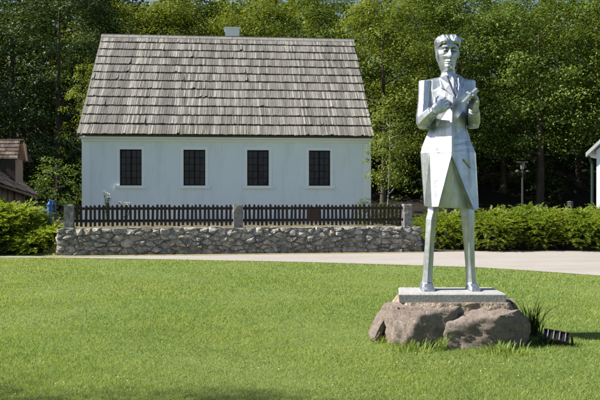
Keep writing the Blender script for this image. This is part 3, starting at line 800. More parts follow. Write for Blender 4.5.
# ------------------------------------------------------------------ white building at the right edge
q = P(596.5, 200, 25.0); rb = R(37)
chapel = thing('white_building', 'sunlit white building with grey eave cut off by the right edge', 'building', (q.x, q.y, 0), -rb)
hz = EYE + (HOR - 150)/FPX*25; cw, cdp = 5.2, 8.0
mb = MB(); pts = [(0, 0), (cw, 0), (cw, hz), (cw/2, hz + cw/2*.95), (0, hz)]
mb.add([(x, 0, z) for x, z in pts] + [(x, cdp, z) for x, z in pts], [(0,1,2,3,4),(9,8,7,6,5),(0,5,6,1),(1,6,7,2),(2,7,8,3),(3,8,9,4),(4,9,5,0)])
mb.build('wall', M['white'], chapel)
mb = MB()
for sgn in (0, 1):
    f = (lambda x: x) if sgn == 0 else (lambda x: cw - x)
    a = [(f(-.30), -.28, hz - .24), (f(-.30), cdp + .2, hz - .24), (f(cw/2), cdp + .2, hz + cw/2*.95 + .04), (f(cw/2), -.28, hz + cw/2*.95 + .04)]
    mb.add(a + [(x, y, z + .14) for x, y, z in a], [(0,1,2,3),(7,6,5,4),(0,4,5,1),(1,5,6,2),(2,6,7,3),(3,7,4,0)])
mb.build('roof', M['zinc'], chapel)
mb = MB(); mb.tube([(-.14, -.05, .2), (-.14, -.05, hz - .5), (-.22, -.18, hz - .22)], .045, 8); mb.build('downspout', M['pipe'], chapel)

# ------------------------------------------------------------------ lamp post, short bollard lamp, water pump
p = P(522.3, 211, 27.5); zt_ = terrain(p.x, p.y); top = EYE + (HOR - 161.5)/FPX*27.5
lamp = thing('lamp_post', 'slim grey lamp post with flat cap in front of the dark wood', 'street lamp', (p.x, p.y, zt_), 0)
h = top - zt_
def disc(mb, z0, z1, r0_, r1_, cx=0, cy=0, n=14):
    mb.rings([[(cx + math.cos(2*math.pi*i/n)*r, cy + math.sin(2*math.pi*i/n)*r, z) for i in range(n)] for r, z in ((r0_, z0), (r1_, z1))])
mb = MB(); mb.tube([(0,0,-.1), (0,0,h*.5), (0,0,h - .05)], [.045, .036, .03], 8); disc(mb, 0, .25, .07, .06); mb.build('pole', M['lampm'], lamp)
mb = MB(); disc(mb, h - .05, h, .20, .22); mb.build('cap', M['lampm'], lamp)
mb = MB(); disc(mb, h - .30, h - .05, .07, .09); mb.build('lantern_glass', M['lampg'], lamp)
for sx in (-1, 1):
    mb = MB(); mb.tube([(0,0,h - .45), (sx*.12, 0, h - .40), (sx*.22, -.02, h - .36)], .018, 6); disc(mb, h - .40, h - .32, .10, .04, sx*.2, -.02, 10); mb.build('arm', M['lampm'], lamp)
p = P(570, 210, 27); zt_ = terrain(p.x, p.y)
bol = thing('bollard_lamp', 'short bollard lamp peeping over the junipers near the white building', 'bollard light', (p.x, p.y, zt_), 0)
h = EYE + (HOR - 201)/FPX*27 - zt_
mb = MB(); mb.tube([(0,0,-.1), (0,0,h - .18)], [.06, .05], 10); mb.build('pole', M['lampm'], bol)
for k in range(3):
    mb = MB(); disc(mb, h - .2 + .075*k, h - .17 + .075*k, .13, .11); mb.build('louvre', M['lampm'], bol)
mb = MB(); mb.tube([(0,0,h - .2), (0,0,h)], .05, 8); mb.build('glass', M['lampg'], bol)

p = P(50, 200, 21.8); zt_ = terrain(p.x, p.y)
pump = thing('water_pump', 'bright blue hand water pump behind the juniper, left of the fence', 'pump', (p.x, p.y, zt_), 0)
h = EYE + (HOR - 199.5)/FPX*21.8 - zt_
mb = MB(); disc(mb, -.05, .06, .14, .13); disc(mb, .06, h - .18, .06, .058); disc(mb, h - .42, h - .18, .085, .08); disc(mb, h - .18, h - .15, .10, .10); mb.build('column', M['blue'], pump)
mb = MB(); disc(mb, h - .15, h - .07, .08, .05); disc(mb, h - .07, h + .02, .025, .012); mb.build('cap', M['blue'], pump)
mb = MB(); mb.tube([(-.05,-.02,h - .32), (-.16,-.04,h - .31), (-.2,-.05,h - .38)], [.03,.028,.024], 8); mb.build('spout', M['blue'], pump)
mb = MB(); mb.tube([(.02,0,h - .05), (.12,.0,h - .04), (.17,0,h - .2), (.18,0,h - .6)], [.018,.02,.017,.02], 7); mb.build('handle', M['blue'], pump)

# ------------------------------------------------------------------ flowers behind the fence and by the junipers
def flower_plant(px, py, Y, h, label, petal, nfl, seed, spread=.1):
    rn = random.Random(seed); p = P(px, py, Y); z0 = p.z - h
    t = thing('flowering_plant', label, 'flower', (p.x, p.y, z0), 0)
    st = MB(); lf = MB(); tips = []
    for i in range(nfl + 3):
        a = Vector((rn.uniform(-.03,.03), rn.uniform(-.03,.03), -.05)); e = Vector((rn.uniform(-spread,spread), rn.uniform(-spread,spread), h*rn.uniform(.7, 1)))
        st.tube([a, a.lerp(e, .5) + Vector((.02,0,.03)), e], [.006,.005,.003], 4); tips.append(e)
        for k in range(9):
            c = a.lerp(e, rn.uniform(.25, .95)); d = Vector((rn.gauss(0,1), rn.gauss(0,1), rn.uniform(-.2,.6))).normalized()*.09; s = d.cross(Vector((0,0,1))).normalized()*.028
            lf.add([c, c + d*.5 + s, c + d, c + d*.5 - s], [(0,1,2,3)])
    st.build('stems', M['weed'], t); lf.build('leaves', M['weed'], t, fix=False)
    for e in tips[:nfl]:
        fl = MB()
        for k in range(6):
            a = k*math.pi/3; d = Vector((math.cos(a), math.sin(a), .5))*.05; s = Vector((-math.sin(a), math.cos(a), 0))*.028
            fl.add([e, e + d*.6 + s, e + d*1.05 + Vector((0,0,.012)), e + d*.6 - s], [(0,1,2,3)])
        fl.build('flower', petal, t, fix=False)
    return t
flower_plant(107, 191, 20.4, .85, 'white flowering plant poking above the fence pickets', M['petal_w'], 9, 1, .10)
flower_plant(125, 202, 20.5, .55, 'small white blooms just behind the pickets, right of the taller flowering plant', M['petal_w'], 5, 2, .14)
flower_plant(560, 207, 24.0, .7, 'small red flowers above the junipers near the bollard lamp', M['petal_r'], 6, 3, .2)
flower_plant(484, 207, 24.0, .7, 'few red flowers above the junipers just right of the statue', M['petal_r'], 4, 4, .2)

# ------------------------------------------------------------------ plinth: boulders and granite slab
def rock(name, c, size, seed, amp=.10, sub=3, mat_=None, parent=None, flatten=.55, rot=(0,0,0)):
    import bmesh
    bm = bmesh.new(); bmesh.ops.create_cube(bm, size=2); bmesh.ops.subdivide_edges(bm, edges=bm.edges, cuts=23, use_grid_fill=True)
    off = Vector((seed*3.1, seed*1.7, seed*.9)); rr_ = random.Random(seed)
    cuts_ = []
    for i in range(16):
        n_c = Vector((rr_.gauss(0,1), rr_.gauss(0,1) - .35, rr_.gauss(.25,.7))).normalized()
        cuts_.append((n_c, (abs(n_c.x) + abs(n_c.y) + abs(n_c.z))*rr_.uniform(.60, .84)))
    for v in bm.verts:
        p = v.co.copy(); n = p.normalized()
        for n_c, o_c in cuts_:
            e_ = p.dot(n_c) - o_c
            if e_ > 0: p -= n_c*e_*.96
        d = noise.fractal(p*1.2 + off, .8, 2.0, 6)*amp*.9 + (abs(noise.noise(p*2.7 + off)) - .25)*amp*.7 - max(0, .07 - abs(noise.noise(p*1.7 + off*2)))*amp*8 + noise.noise(p*6 + off)*amp*.6 + noise.noise(p*13 + off)*amp*.4
        p = p + n*d
        v.co = Vector((p.x*size[0]/2, p.y*size[1]/2, p.z*size[2]/2))
    me = bpy.data.meshes.new(name); bm.to_mesh(me); bm.free(); me.materials.append(mat_ or M['boulder'])
    o = link(name, me, parent); o.location = c; o.rotation_euler = rot
    for poly in me.polygons: poly.use_smooth = True
    return o
SX, SY = 1.68, 7.94
ST = .55                                              # slab top
pl = thing('rock_plinth', 'pinkish boulder base with a grey granite slab under the statue', 'plinth', (SX, SY, 0), 0)
rock('boulder', (-.33, -.22, .09), (.84, .66, .66), 2, .085, parent=pl, rot=(0,0,.1), flatten=.36)
rock('boulder', (.27, -.24, .09), (1.10, .72, .66), 5, .085, parent=pl, rot=(0,.03,-.08), flatten=.36)
rock('boulder', (.05, .22, .10), (1.15, .60, .52), 7, .08, parent=pl)
rock('leaning_stone', (-.79, -.10, .15), (.10, .34, .36), 9, .10, parent=pl, rot=(.1, .42, .15))
rock('leaning_stone', (.75, -.08, .24), (.10, .38, .46), 10, .10, parent=pl, rot=(.1, -.38, -.1))
mb = MB(); rn = random.Random(9); n = 30; rs = []
for k, (z, e) in enumerate(((.20, 1.10), (.33, 1.06), (.41, 1.0), (.455, .955))):
    rg = []
    for i in range(n):
        a = 2*math.pi*i/n; c, s = math.cos(a), math.sin(a); m_ = max(abs(c)/.62, abs(s)/.40)
        rg.append((.02 + c/m_*e + rn.uniform(-.02,.02), -.03 + s/m_*e*.95 + rn.uniform(-.02,.02), z + rn.uniform(-.012,.012)*(k < 3)))
    rs.append(rg)
mb.rings(rs); mb.build('mortar_bed', M['dirt'], pl)
mb = MB(); xl, xr = P(399, 290, 7.58).x - SX, P(506.5, 290, 7.58).x - SX; bv = .012
yf_, yb_ = 7.58 - SY, 8.14 - SY
for z0, z1 in (((ST - .105), ST),):
    o4 = lambda e: [(xl + e, yf_ + e), (xr - e, yf_ + e), (xr - e, yb_ - e), (xl + .075 + e, yb_ - e)]
    mb.rings([[(x, y, z) for x, y in o4(e)] for z, e in ((z0, .015), (z0 + .01, .004), (z1 - bv, 0), (z1, bv))])
mb.build('slab', M['granite'], pl)

# ------------------------------------------------------------------ the statue
S = 1/88.16
statue = thing('statue', 'faceted silver metal statue of a standing man in a long coat holding a book', 'statue', (SX, SY, ST), 0)
def q3(x, y, w_): return Vector(((x - 448)*S, -w_*S, (290 - y)*S))
def sring(y, pts): return [q3(x, y if len(p_) == 2 else p_[2], p_[1]) for p_ in pts for x in (p_[0],)]
# coat
coat = MB()
CR = [
 (77.6, [(449,7),(442.5,5),(440.5,0),(442,-6),(449,-8),(456,-6),(458.5,0),(456.5,5)]),
 (81.2, [(449.5,11),(431,4.5),(420.5,-1),(424,-8),(448,-11),(470,-8),(473.6,-1),(467,4.5)]),
 (92.0, [(450,15.2),(431,6.4),(420.5,-1),(424,-10),(448,-13),(469,-10),(473.5,-1),(468,6.2)]),
 (105., [(449,17.8),(431.5,6.8),(422,-1),(426,-11),(448,-13),(468,-11),(472,-1),(467,6.4)]),
 (128., [(447.3,20.6),(434.5,8.6),(429.5,0),(433,-9),(448,-11),(463,-9),(466.8,0),(463,7.6)]),
 (141., [(447,22.2),(430.5,8.8),(424.3,-1),(430,-11),(448,-13),(466,-11),(470.6,-1),(467,8)]),
 (147.5, [(446.8,23.0),(429,9),(421.8,-1.5),(428,-12),(448,-14.2),(468.5,-12),(473.8,-1.5),(469.8,8.2)]),
 (153.5, [(446.5,23.8),(428,9.0),(420.5,-2),(426,-13),(448,-15.5),(471,-13),(476.2,-2),(472,8.4)])]
rr = [[q3(x, y, w_) for x, w_ in pts] for y, pts in CR]
coat.rings(rr, False); coat.add(rr[0], [tuple(range(8))])
b7 = rr[-1]
hem = dict(El=q3(433.5,207,23.5), LF=q3(428.3,207.5,17.5), L=q3(424,206.5,0), LB=q3(427,207,-14), B=q3(448,208,-16), RB=q3(472,208,-14), R=q3(477,204.5,0), RF=q3(475.4,209,13), Er=q3(469.5,210.5,19.5))
ap = q3(446.4,157.5,24)
ib, il, im, ir = q3(446.6,160,21), q3(434.5,206.5,13), q3(451.5,208,17), q3(468,209.5,10)
vs = [b7[0], b7[1], hem['LF'], hem['El'], ap]
coat.add(vs, [(0,1,2,3,4)])
coat.add([b7[0], ap, hem['Er'], hem['RF'], b7[7]], [(0,1,2,3,4)])
coat.add([b7[1], b7[2], hem['L'], hem['LF']], [(0,1,2,3)]); coat.add([b7[2], b7[3], hem['LB'], hem['L']], [(0,1,2,3)])
coat.add([b7[3], b7[4], hem['B'], hem['LB']], [(0,1,2,3)]); coat.add([b7[4], b7[5], hem['RB'], hem['B']], [(0,1,2,3)])
coat.add([b7[5], b7[6], hem['R'], hem['RB']], [(0,1,2,3)]); coat.add([b7[6], b7[7], hem['RF'], hem['R']], [(0,1,2,3)])
coat.add([ap, hem['El'], il, ib], [(0,1,2,3)]); coat.add([ap, ib, ir, hem['Er']], [(0,1,2,3)])
coat.add([ib, il, im], [(0,1,2)]); coat.add([ib, im, ir], [(0,1,2)])
coat.add([hem[k] for k in ('El','LF','L','LB','B','RB','R','RF','Er')] + [ir, im, il], [tuple(range(12))])
coat.build('coat', M['metal'], statue, fix=False)
# lapels, shirt front, tie, pocket
mb = MB(); mb.add([q3(443.5,77.5,7.8), q3(457,77.5,7.8), q3(451.5,97,17.4), q3(444,79,4), q3(457,79,4), q3(451.5,98,12)], [(0,1,2),(5,4,3),(0,3,4,1),(1,4,5,2),(2,5,3,0)]); mb.build('shirt', M['metal'], statue)
mb = MB(); mb.add([q3(449.2,78.5,10), q3(452,78.5,10), q3(453,95,17.4), q3(451.5,98.5,18.4), q3(449.6,93,17), q3(450.6,82,12.8)], [(0,5,4),(0,1,5),(1,2,5),(2,3,5),(3,4,5)]); mb.build('necktie', M['metal'], statue, fix=False)
for pts in ([q3(444.5,76,8.5), q3(437.5,79.5,8.5), q3(438.5,90,12), q3(442,92,13.6), q3(451,101,18.9), q3(446.5,87,14.2)],
            [q3(456,76,8.5), q3(461.5,79.5,8.3), q3(462,89,11.8), q3(458.5,91.5,13.4), q3(452,101,18.7), q3(455,88,14.2)]):
    mb = MB(); c = [p_ + Vector((0, .03, 0)) for p_ in pts]; mb.add(pts + c, [tuple(range(6)), tuple(range(6, 12))[::-1]] + [(i, (i+1) % 6, 6 + (i+1) % 6, 6 + i) for i in range(6)]); mb.build('lapel', M['metal'], statue)
mb = MB(); a, b_ = q3(459.5,160.5,17.6), q3(467,169,13.6); mb.tube([a, b_], [.013, .013], 4); mb.build('pocket', M['metal'], statue)
# head
HX = 447.2
HT = [
 (73.5, [(0,5),(3,4.8),(5.2,3.6),(6.4,1),(6.4,-3),(4.8,-7.5),(0,-9)]),
 (71.2, [(0,12.2),(2.2,11.8),(4.8,8.5),(6.8,4),(7.4,-2),(6,-8.5),(0,-10)]),
 (68.6, [(0,13.9),(2.8,13.2),(5.8,9.8),(8,5),(8.6,-2),(7.2,-9.5),(0,-11.5)]),
 (66.6, [(0,12.4),(3,11.8),(6.3,9.7),(8.7,5.2),(9.3,-2),(7.8,-10.2),(0,-12.3)]),
 (65.3, [(0,13.7),(3,12.3),(6.4,9.8),(8.9,5.4),(9.6,-2),(8,-10.5),(0,-12.6)]),
 (64.4, [(0,12.2),(3.3,11.5),(6.5,9.8),(9,5.5),(9.8,-2),(8.2,-10.8),(0,-12.8)]),
 (63.5, [(0,14.0),(2.7,12.4),(6.6,9.9),(9.1,5.6),(10,-2),(8.4,-11),(0,-13)]),
 (61.4, [(0,12.9),(2.5,12.2),(6.7,10.1),(9.3,5.8),(10.3,-2),(8.8,-11.3),(0,-13.4)]),
 (60.3, [(0,17.2),(2.3,13.2),(6.8,10.4),(9.4,6),(10.5,-2),(9,-11.5),(0,-13.6)]),
 (58.6, [(0,17.8),(1.9,13.8),(6.9,10.9),(9.6,6.2),(10.7,-2),(9.2,-11.8),(0,-13.9)]),
 (55.4, [(0,15.6),(1.5,12.6),(6.6,11.5),(9.9,6.4),(11,-2),(9.6,-12),(0,-14.3)]),
 (53.0, [(0,14.0),(2.0,10.4),(6.0,9.6),(10,6.2),(11.1,-2),(9.9,-12.2),(0,-14.5)]),
 (51.4, [(0,13.5),(2.2,9.6),(6.2,9.2),(10,6.2),(11.2,-2),(10,-12.3),(0,-14.6)]),
 (49.6, [(0,14.5),(2.6,14.2),(6.6,12.4),(10.3,6.8),(11.3,-2),(10.1,-12.3),(0,-14.6)]),
 (47.0, [(0,13.9),(3,13.5),(7,11.4),(10.6,6.4),(11.5,-2),(10.3,-12.2),(0,-14.6)]),
 (44.9, [(0,12.9),(3.5,12.5),(7.4,10.6),(10.8,6.0),(11.8,-2),(10.4,-12),(0,-14.5)]),
 (44.5, [(0,13.3),(3.8,16.0),(8.4,13.4),(12.2,7.2),(12.6,-2),(10.8,-11.8),(0,-14.5)]),
 (41.3, [(0,12.4),(4.2,15.4),(9,12.6),(12.5,6.8),(12.6,-2),(10.6,-11),(0,-13.8)]),
 (38.3, [(0,9.4),(4.2,12.0),(8.2,9.4),(10.8,5),(10.9,-2),(8.8,-8.6),(0,-11.4)]),
 (36.2, [(0,4.5),(3,6.2),(5.8,4.6),(7,2),(7,-2),(5,-5.6),(0,-7)])]
rs = []
for y, half in HT:
    if y > 49:
        h3 = half[3][0]; k3 = min(1, max(0, (y - 58)/8)); half = half[:4] + [(h3*(1.05 - .10*k3), -2 - k3), (h3*(.95 - .12*k3), half[5][1]*(1 - .12*k3)), half[6]]
    tp = 1 - .20*min(1, max(0, (y - 54)/13)) if y < 73 else 1
    ring = [q3(HX + x*tp, y, w_ - 1) for x, w_ in half] + [q3(HX - x*tp, y, w_ - 1) for x, w_ in half[-2:0:-1]]
    rs.append(ring)
mb = MB(); mb.rings(rs); hd = mb.build('head', M['metal'], statue)
for sx in (-1, 1):
    e = MB(); e.rings([[q3(HX + sx*(9.6 + ox), 50.5 + yy, wv) for yy, wv in ((0,2.5),(1.5,-2.5),(6,-2.5),(9,0.5),(6.5,2.6))] for ox in (0, 1.8)]); e.build('ear', M['metal'], hd)
    e = MB(); e.tube([q3(HX + sx*2.6, 52.6, 9.9), q3(HX + sx*4.3, 52.2, 10.6), q3(HX + sx*6.2, 52.7, 9.2)], [.006,.014,.005], 6); e.build('eye', M['metal'], hd)
for sx in (-1, 1):                                                        # two swept wings of hair from the parting
    lk = MB(); oo = -.8
    secs = [[(.2,43.6,12.6),(2,44.2,15.0),(3.6,43.4,14.6),(5.6,44.2,15.6),(7.4,43.6,13.4),(9.4,45.2,12.6),(11.4,47,7.0)], [(.5,40.8,12.2),(2.2,40.3,14.6),(4,41,13.8),(6,40,14.4),(7.8,41.2,12.4),(9.8,41.4,11.4),(12.3,43.8,6.4)],
            [(.6,38.6,9.0),(2.4,37.2,10.8),(4.2,38,10.2),(6.2,36.9,10.4),(8,38.2,9),(9.8,38.6,8),(12.1,40.6,4.6)], [(.5,36.9,3.2),(2,35.8,4.6),(3.6,36.5,4.4),(5.2,35.7,4.4),(6.8,36.8,3.8),(8,37.2,3),(9.6,38.6,1.6)], [(.3,36.8,-3),(1.6,36,-3),(3,36.4,-3),(4.6,36,-3),(6,37,-3),(7.2,37.6,-3),(8.8,38.8,-3)]]
    vs = [q3(HX + sx*x, y, w_ - .6) for row in secs for x, y, w_ in row]; lo_ = [v + Vector((0, .02, -.03)) for v in vs]; nc = 7; nv = nc*5
    fs = [(r_*nc+c_, r_*nc+c_+1, r_*nc+c_+nc+1, r_*nc+c_+nc) for r_ in range(4) for c_ in range(nc-1)]
    fs += [(c_, nv+c_, nv+1+c_, c_+1) for c_ in range(nc-1)] + [(r_*nc, r_*nc+nc, nv+nc+r_*nc, nv+r_*nc) for r_ in range(4)] + [(r_*nc+nc-1, nv+nc-1+r_*nc, nv+2*nc-1+r_*nc, r_*nc+2*nc-1) for r_ in range(4)]
    lk.add(vs + lo_, fs); lk.build('hair', M['metal'], hd)
mb = MB(); mb.rings([[q3(HX + 1 + r*math.cos(2*math.pi*i/8 + .39), y, oc + r*1.05*math.sin(2*math.pi*i/8 + .39)) for i in range(8)] for y, r, oc in ((82, 9, -1), (77, 7.6, -1), (69, 6.9, -1.5))]); mb.build('neck', M['metal'], statue)
mb = MB(); mb.rings([[q3(448.7 + r*math.cos(2*math.pi*i/8 + .39), y + (1.2 if 1 <= i <= 2 else 0), -1 + r*1.08*math.sin(2*math.pi*i/8 + .39)) for i in range(8)] for y, r in ((79.5, 9.6), (74.5, 8.3))]); mb.build('collar', M['metal'], statue)

def boxloft(mb, secs):
    """secs: (x0,x1,y,w0,w1) horizontal box sections with chamfered corners"""
    rs = []
    for x0_, x1_, y, w0, w1 in secs:
        c = .28*(x1_ - x0_); d_ = .28*(w1 - w0)
        rs.append([q3(x0_ + c, y, w1), q3(x0_, y, w1 - d_), q3(x0_, y, w0 + d_), q3(x0_ + c, y, w0), q3(x1_ - c, y, w0), q3(x1_, y, w0 + d_), q3(x1_, y, w1 - d_), q3(x1_ - c, y, w1)])
    mb.rings(rs)
def oriented(mb, secs):
    """secs: (centre, right vector, forward vector, half width, half depth)"""
    rs = []
    for c, r_, f_, a, b_ in secs:
        r_ = r_.normalized(); f_ = f_.normalized()
        rs.append([c + r_*a*ux + f_*b_*uy for ux, uy in ((-.55,1),(-1,.5),(-1,-.5),(-.55,-1),(.55,-1),(1,-.5),(1,.5),(.55,1))])
    mb.rings(rs)
# upper arms with squared shoulders
mb = MB(); boxloft(mb, [(421,436,80.8,-5,3.5),(418.8,434,81.8,-7,4.8),(418.6,432,92,-8,6.2),(418.2,431,102,-8,7.2),(416.2,429,117,-7.5,11),(416,428,124,-6.5,12),(418.5,426.5,129.5,-3,11)]); al = mb.build('arm', M['metal'], statue)
mb = MB(); boxloft(mb, [(459,473,80.4,-5,3.5),(461,475,81.4,-7,4.8),(463,475.2,92,-8,6.2),(464.5,476,102,-8,7.2),(466,478.2,117,-7.5,11),(466.5,478.4,123,-6.5,12),(468,476.5,129,-3,11)]); ar = mb.build('arm', M['metal'], statue)
def forearm(e, w_, parent, r0_, r1_):
    d = (w_ - e).normalized(); up = Vector((0,0,1)); r_ = d.cross(up).normalized(); f_ = r_.cross(d)
    mb = MB(); oriented(mb, [(e - d*.05, r_, f_, r0_*.8, r0_*.8), (e, r_, f_, r0_, r0_), (e.lerp(w_, .55), r_, f_, r0_*.95, r0_*.85), (w_, r_, f_, r1_, r1_*.9)])
    mb.build('forearm', M['metal'], parent)
    mb = MB(); oriented(mb, [(w_ - d*.012, r_, f_, r1_*.75, r1_*.7), (w_ + d*.03, r_, f_, r1_*.7, r1_*.62)]); mb.build('cuff', M['metal'], parent)
    return d
def hand(wr, d, nrm_, thumb_side, parent, curl, spread=.012, ln_=.098):
    """palm with four fingers of unequal length curling towards nrm_ and a thumb on one side"""
    d = d.normalized(); nrm_ = (nrm_ - d*nrm_.dot(d)).normalized(); s = d.cross(nrm_).normalized()*thumb_side
    mb = MB(); k_ = 1.32
    oriented(mb, [(wr - d*.01*k_, s, nrm_, .036*k_, .022*k_), (wr + d*.03*k_, s, nrm_, .050*k_, .025*k_), (wr + d*.075*k_, s, nrm_, .056*k_, .021*k_), (wr + d*.095*k_, s, nrm_, .052*k_, .015*k_)])
    for k, (o_, l) in enumerate(((.042,.90),(.0145,1.0),(-.0135,.95),(-.041,.78))):
        b0 = wr + (d*.085 + s*o_)*k_; pts = [b0]; ang = 0
        for seg, (f_, cu) in enumerate(((.46,curl*.7),(.32,curl),(.24,curl*.8))):
            ang += cu; v = d*math.cos(ang) + nrm_*math.sin(ang) + s*(o_*.6); b0 = b0 + v*ln_*k_*l*f_; pts.append(b0)
        mb.tube(pts, [.0138*k_,.0135*k_,.0122*k_,.009*k_], 6)
    t0 = wr + (d*.025 + s*.04)*k_; t1 = t0 + (d*.55 + s*.75 + nrm_*.25).normalized()*.05*k_; t2 = t1 + (d*.8 + s*.1 + nrm_*.5).normalized()*.042*k_
    mb.tube([t0, t1, t2], [.019*k_,.016*k_,.010*k_], 6)
    mb.build('hand', M['metal'], parent)
eL, wL = q3(422.5,122.5,6), q3(429,114.5,22)
forearm(eL, wL, al, .076, .062)
hand(wL + (wL - eL).normalized()*.035, Vector((1, .12, .55)), Vector((.1, 1, .1)), 1, al, .55)
eR, wR = q3(472.3,122,6), q3(468.5,113.5,21)
forearm(eR, wR, ar, .068, .054)
hand(wR + (wR - eR).normalized()*.01, q3(469,99,26) - q3(468.5,113.5,21), Vector((-.8, -.35, .3)), -1, ar, .60)
# book held in the hand: thin slab lying along the line of sight, spine diagonal
a, b_ = q3(456.8,107.6,29), q3(470.6,94.2,29); ax = (b_ - a).normalized(); dp = Vector((.10, 1, .22)).normalized(); nn = ax.cross(dp).normalized()
book = thing('book', 'thin silver metal book held in the hand of the statue', 'book', statue.location + (a + b_)/2, 0)
def slab(mb, c, h1, h2, t_): mb.add([c + ax*i*h1 + dp*j*h2 + nn*k*t_ for k in (-1,1) for i, j in ((-1,-1),(1,-1),(1,1),(-1,1))], [(0,3,2,1),(4,5,6,7),(0,1,5,4),(1,2,6,5),(2,3,7,6),(3,0,4,7)])
hl = (b_ - a).length/2
for nm, c, t_, e in (('cover', nn*.013, .004, 0), ('cover', -nn*.013, .004, 0), ('pages', Vector(), .0085, -.006)):
    mb = MB(); slab(mb, c + dp*.055, hl + e, .075 + e, t_); mb.build(nm, M['metal'], book)
# legs and shoes
def leg(secs, shoe, name='leg'):
    mb = MB(); rs = []
    for x0_, x1_, y, w0, w1 in secs:
        m_ = x0_ + (x1_ - x0_)*.42; h_ = (w0 + w1)/2
        rs.append([q3(m_, y, w1), q3(x0_, y, h_ + (w1 - w0)*.12), q3(x0_ + 1.2, y, w0 + 1), q3(m_ + 1, y, w0), q3(x1_ - .8, y, w0 + 1.2), q3(x1_, y, h_)])
    mb.rings(rs); lg = mb.build(name, M['metal'], statue)
    x0_, x1_, x2_, x3_ = shoe
    mb = MB()
    mb.rings([[q3(x, y, w_) for x, w_ in ((x0_+1.5,16*k2),(x0_,12*k2),(x0_ + .8,-8),(x1_ - .8,-8),(x1_,12*k2),(x1_-1.5,16*k2))] for y, k2, (x0_, x1_) in ((290.0,1,(x0_,x1_)),(288.6,1,(x0_,x1_)),(286.2,.72,(x0_+.9,x1_-.7)),(283,.46,(x2_+.2,x3_-.4)))])
    mb.build('shoe', M['metal'], lg)
leg([(429,446,196,-9,6),(427.2,439,207.5,-7,7.5),(427,437.8,213,-6.5,8.5),(425.4,436.2,220,-6.5,7.5),(424.4,434.2,245,-6,6.5),(422.6,433,270,-6,6),(421.2,432.4,284.5,-6.5,6.8)], (419.6,432.8,421.6,432.6))
leg([(452,474.5,196,-9,5),(458.5,474.6,208,-7,6.5),(460.6,474.4,216,-6.5,7.5),(463,474.4,240,-6,6.8),(465.2,475,265,-6,6),(466,476.2,284,-6.5,6.8)], (466.2,477.6,466,476))

# weld the statue's plates and soften their edges a little
def finish(o):
    import bmesh
    bm = bmesh.new(); bm.from_mesh(o.data); bmesh.ops.remove_doubles(bm, verts=bm.verts, dist=.0006); bmesh.ops.recalc_face_normals(bm, faces=bm.faces); bm.to_mesh(o.data); bm.free()
    bv_ = o.modifiers.new('edge', 'BEVEL'); bv_.width = .005; bv_.segments = 2; bv_.limit_method = 'ANGLE'; bv_.angle_limit = R(14)
for o in list(statue.children):
    finish(o)
    for c in o.children: finish(c)

# ------------------------------------------------------------------ ground floodlight beside the plinth
p = G(557, 346)
fl = thing('ground_floodlight', 'black ground floodlight with pale louvre slats on the lawn beside the boulder', 'floodlight', (p.x, p.y, 0), R(-8))
Mx = Matrix.Translation((0, .03, .075)) @ Matrix.Rotation(R(24), 4, 'X') @ Matrix.Rotation(R(-16), 4, 'Z') @ Matrix.Scale(.86, 4)
mb = MB(); mb.obox(Mx @ Matrix.Translation((0,0,-.03)), .30, .19, .10); mb.build('housing', M['black'], fl)
mb = MB()
for sx, sy, lx_, ly_ in ((-.15,0,.012,.214),(.15,0,.012,.214),(0,-.1,.29,.012),(0,.1,.29,.012)): mb.obox(Mx @ Matrix.Translation((sx,sy,.035)), lx_, ly_, .03)
mb.build('rim', M['black'], fl)
for k in range(4):
    mb = MB(); mb.obox(Mx @ Matrix.Translation((-.105 + .07*k, 0, .04)), .007, .19, .014); mb.build('slat', M['slat'], fl)
mb = MB(); mb.tube([(-.16,.02,.1),(-.165,.02,.0),(-.12,.02,-.01)], .012, 5); mb.tube([(.16,.02,.12),(.165,.02,.0),(.12,.02,-.01)], .012, 5); mb.build('bracket', M['black'], fl)

# ------------------------------------------------------------------ weeds round the plinth
def blades(mb, rn, c, n, h0, h1, spread, wd, lean=1.0, seg=4):
    for i in range(n):
        a = rn.uniform(0, 6.283); r_ = rn.uniform(0, spread); b0 = Vector((c[0] + math.cos(a)*r_, c[1] + math.sin(a)*r_, -.01))
        a2 = a + rn.gauss(0, .8); h = rn.uniform(h0, h1); ln_ = h*rn.uniform(.15, .75)*lean; d = Vector((math.cos(a2), math.sin(a2), 0)); s = Vector((-d.y, d.x, 0))
        ws = wd*rn.uniform(.6, 1.3); vs = []
        for k in range(seg + 1):
            f = k/seg; p_ = b0 + d*ln_*f**1.8 + Vector((0,0,1))*h*(f - .28*lean*f**3); w2 = ws*(1 - f**1.6)*.5 + .0006
            vs += [p_ - s*w2, p_ + s*w2]
        mb.add(vs, [(2*k, 2*k+1, 2*k+3, 2*k+2) for k in range(seg)])
rn = random.Random(17)
def tuft(name, label, cat, px, py, n, h0, h1, spread, wd, mt, lean=1.0):
    p = G(px, py); t = MB(); blades(t, rn, (0, 0), n, h0, h1, spread, wd, lean); o = t.build(name, M[mt], None, fix=False); o.location = (p.x, p.y, 0)
    return tag(o, label, cat, 'weeds round the boulder plinth')
tuft('weed_clump', 'tall dark arching grass blades at the right side of the boulder', 'weed', 531, 336, 95, .25, .66, .13, .014, 'weed', 1.0)
tuft('weed_clump', 'dark leafy weeds between the boulder and the floodlight', 'weed', 545, 346, 70, .06, .20, .13, .012, 'weed', 1.1)
tuft('weed_clump', 'green grass tuft in the cleft between the two boulders', 'weed', 441, 350, 60, .06, .24, .06, .009, 'grass', .8)
tuft('weed_clump', 'grass fringe under the left boulder', 'weed', 412, 350, 230, .06, .18, .28, .009, 'grass', .9)
tuft('weed_clump', 'grass fringe at the foot of the leaning stone', 'weed', 382, 343, 90, .06, .17, .15, .009, 'grass', .9)
tuft('weed_clump', 'grass fringe under the right boulder', 'weed', 500, 352, 240, .06, .18, .30, .010, 'grass', .9)

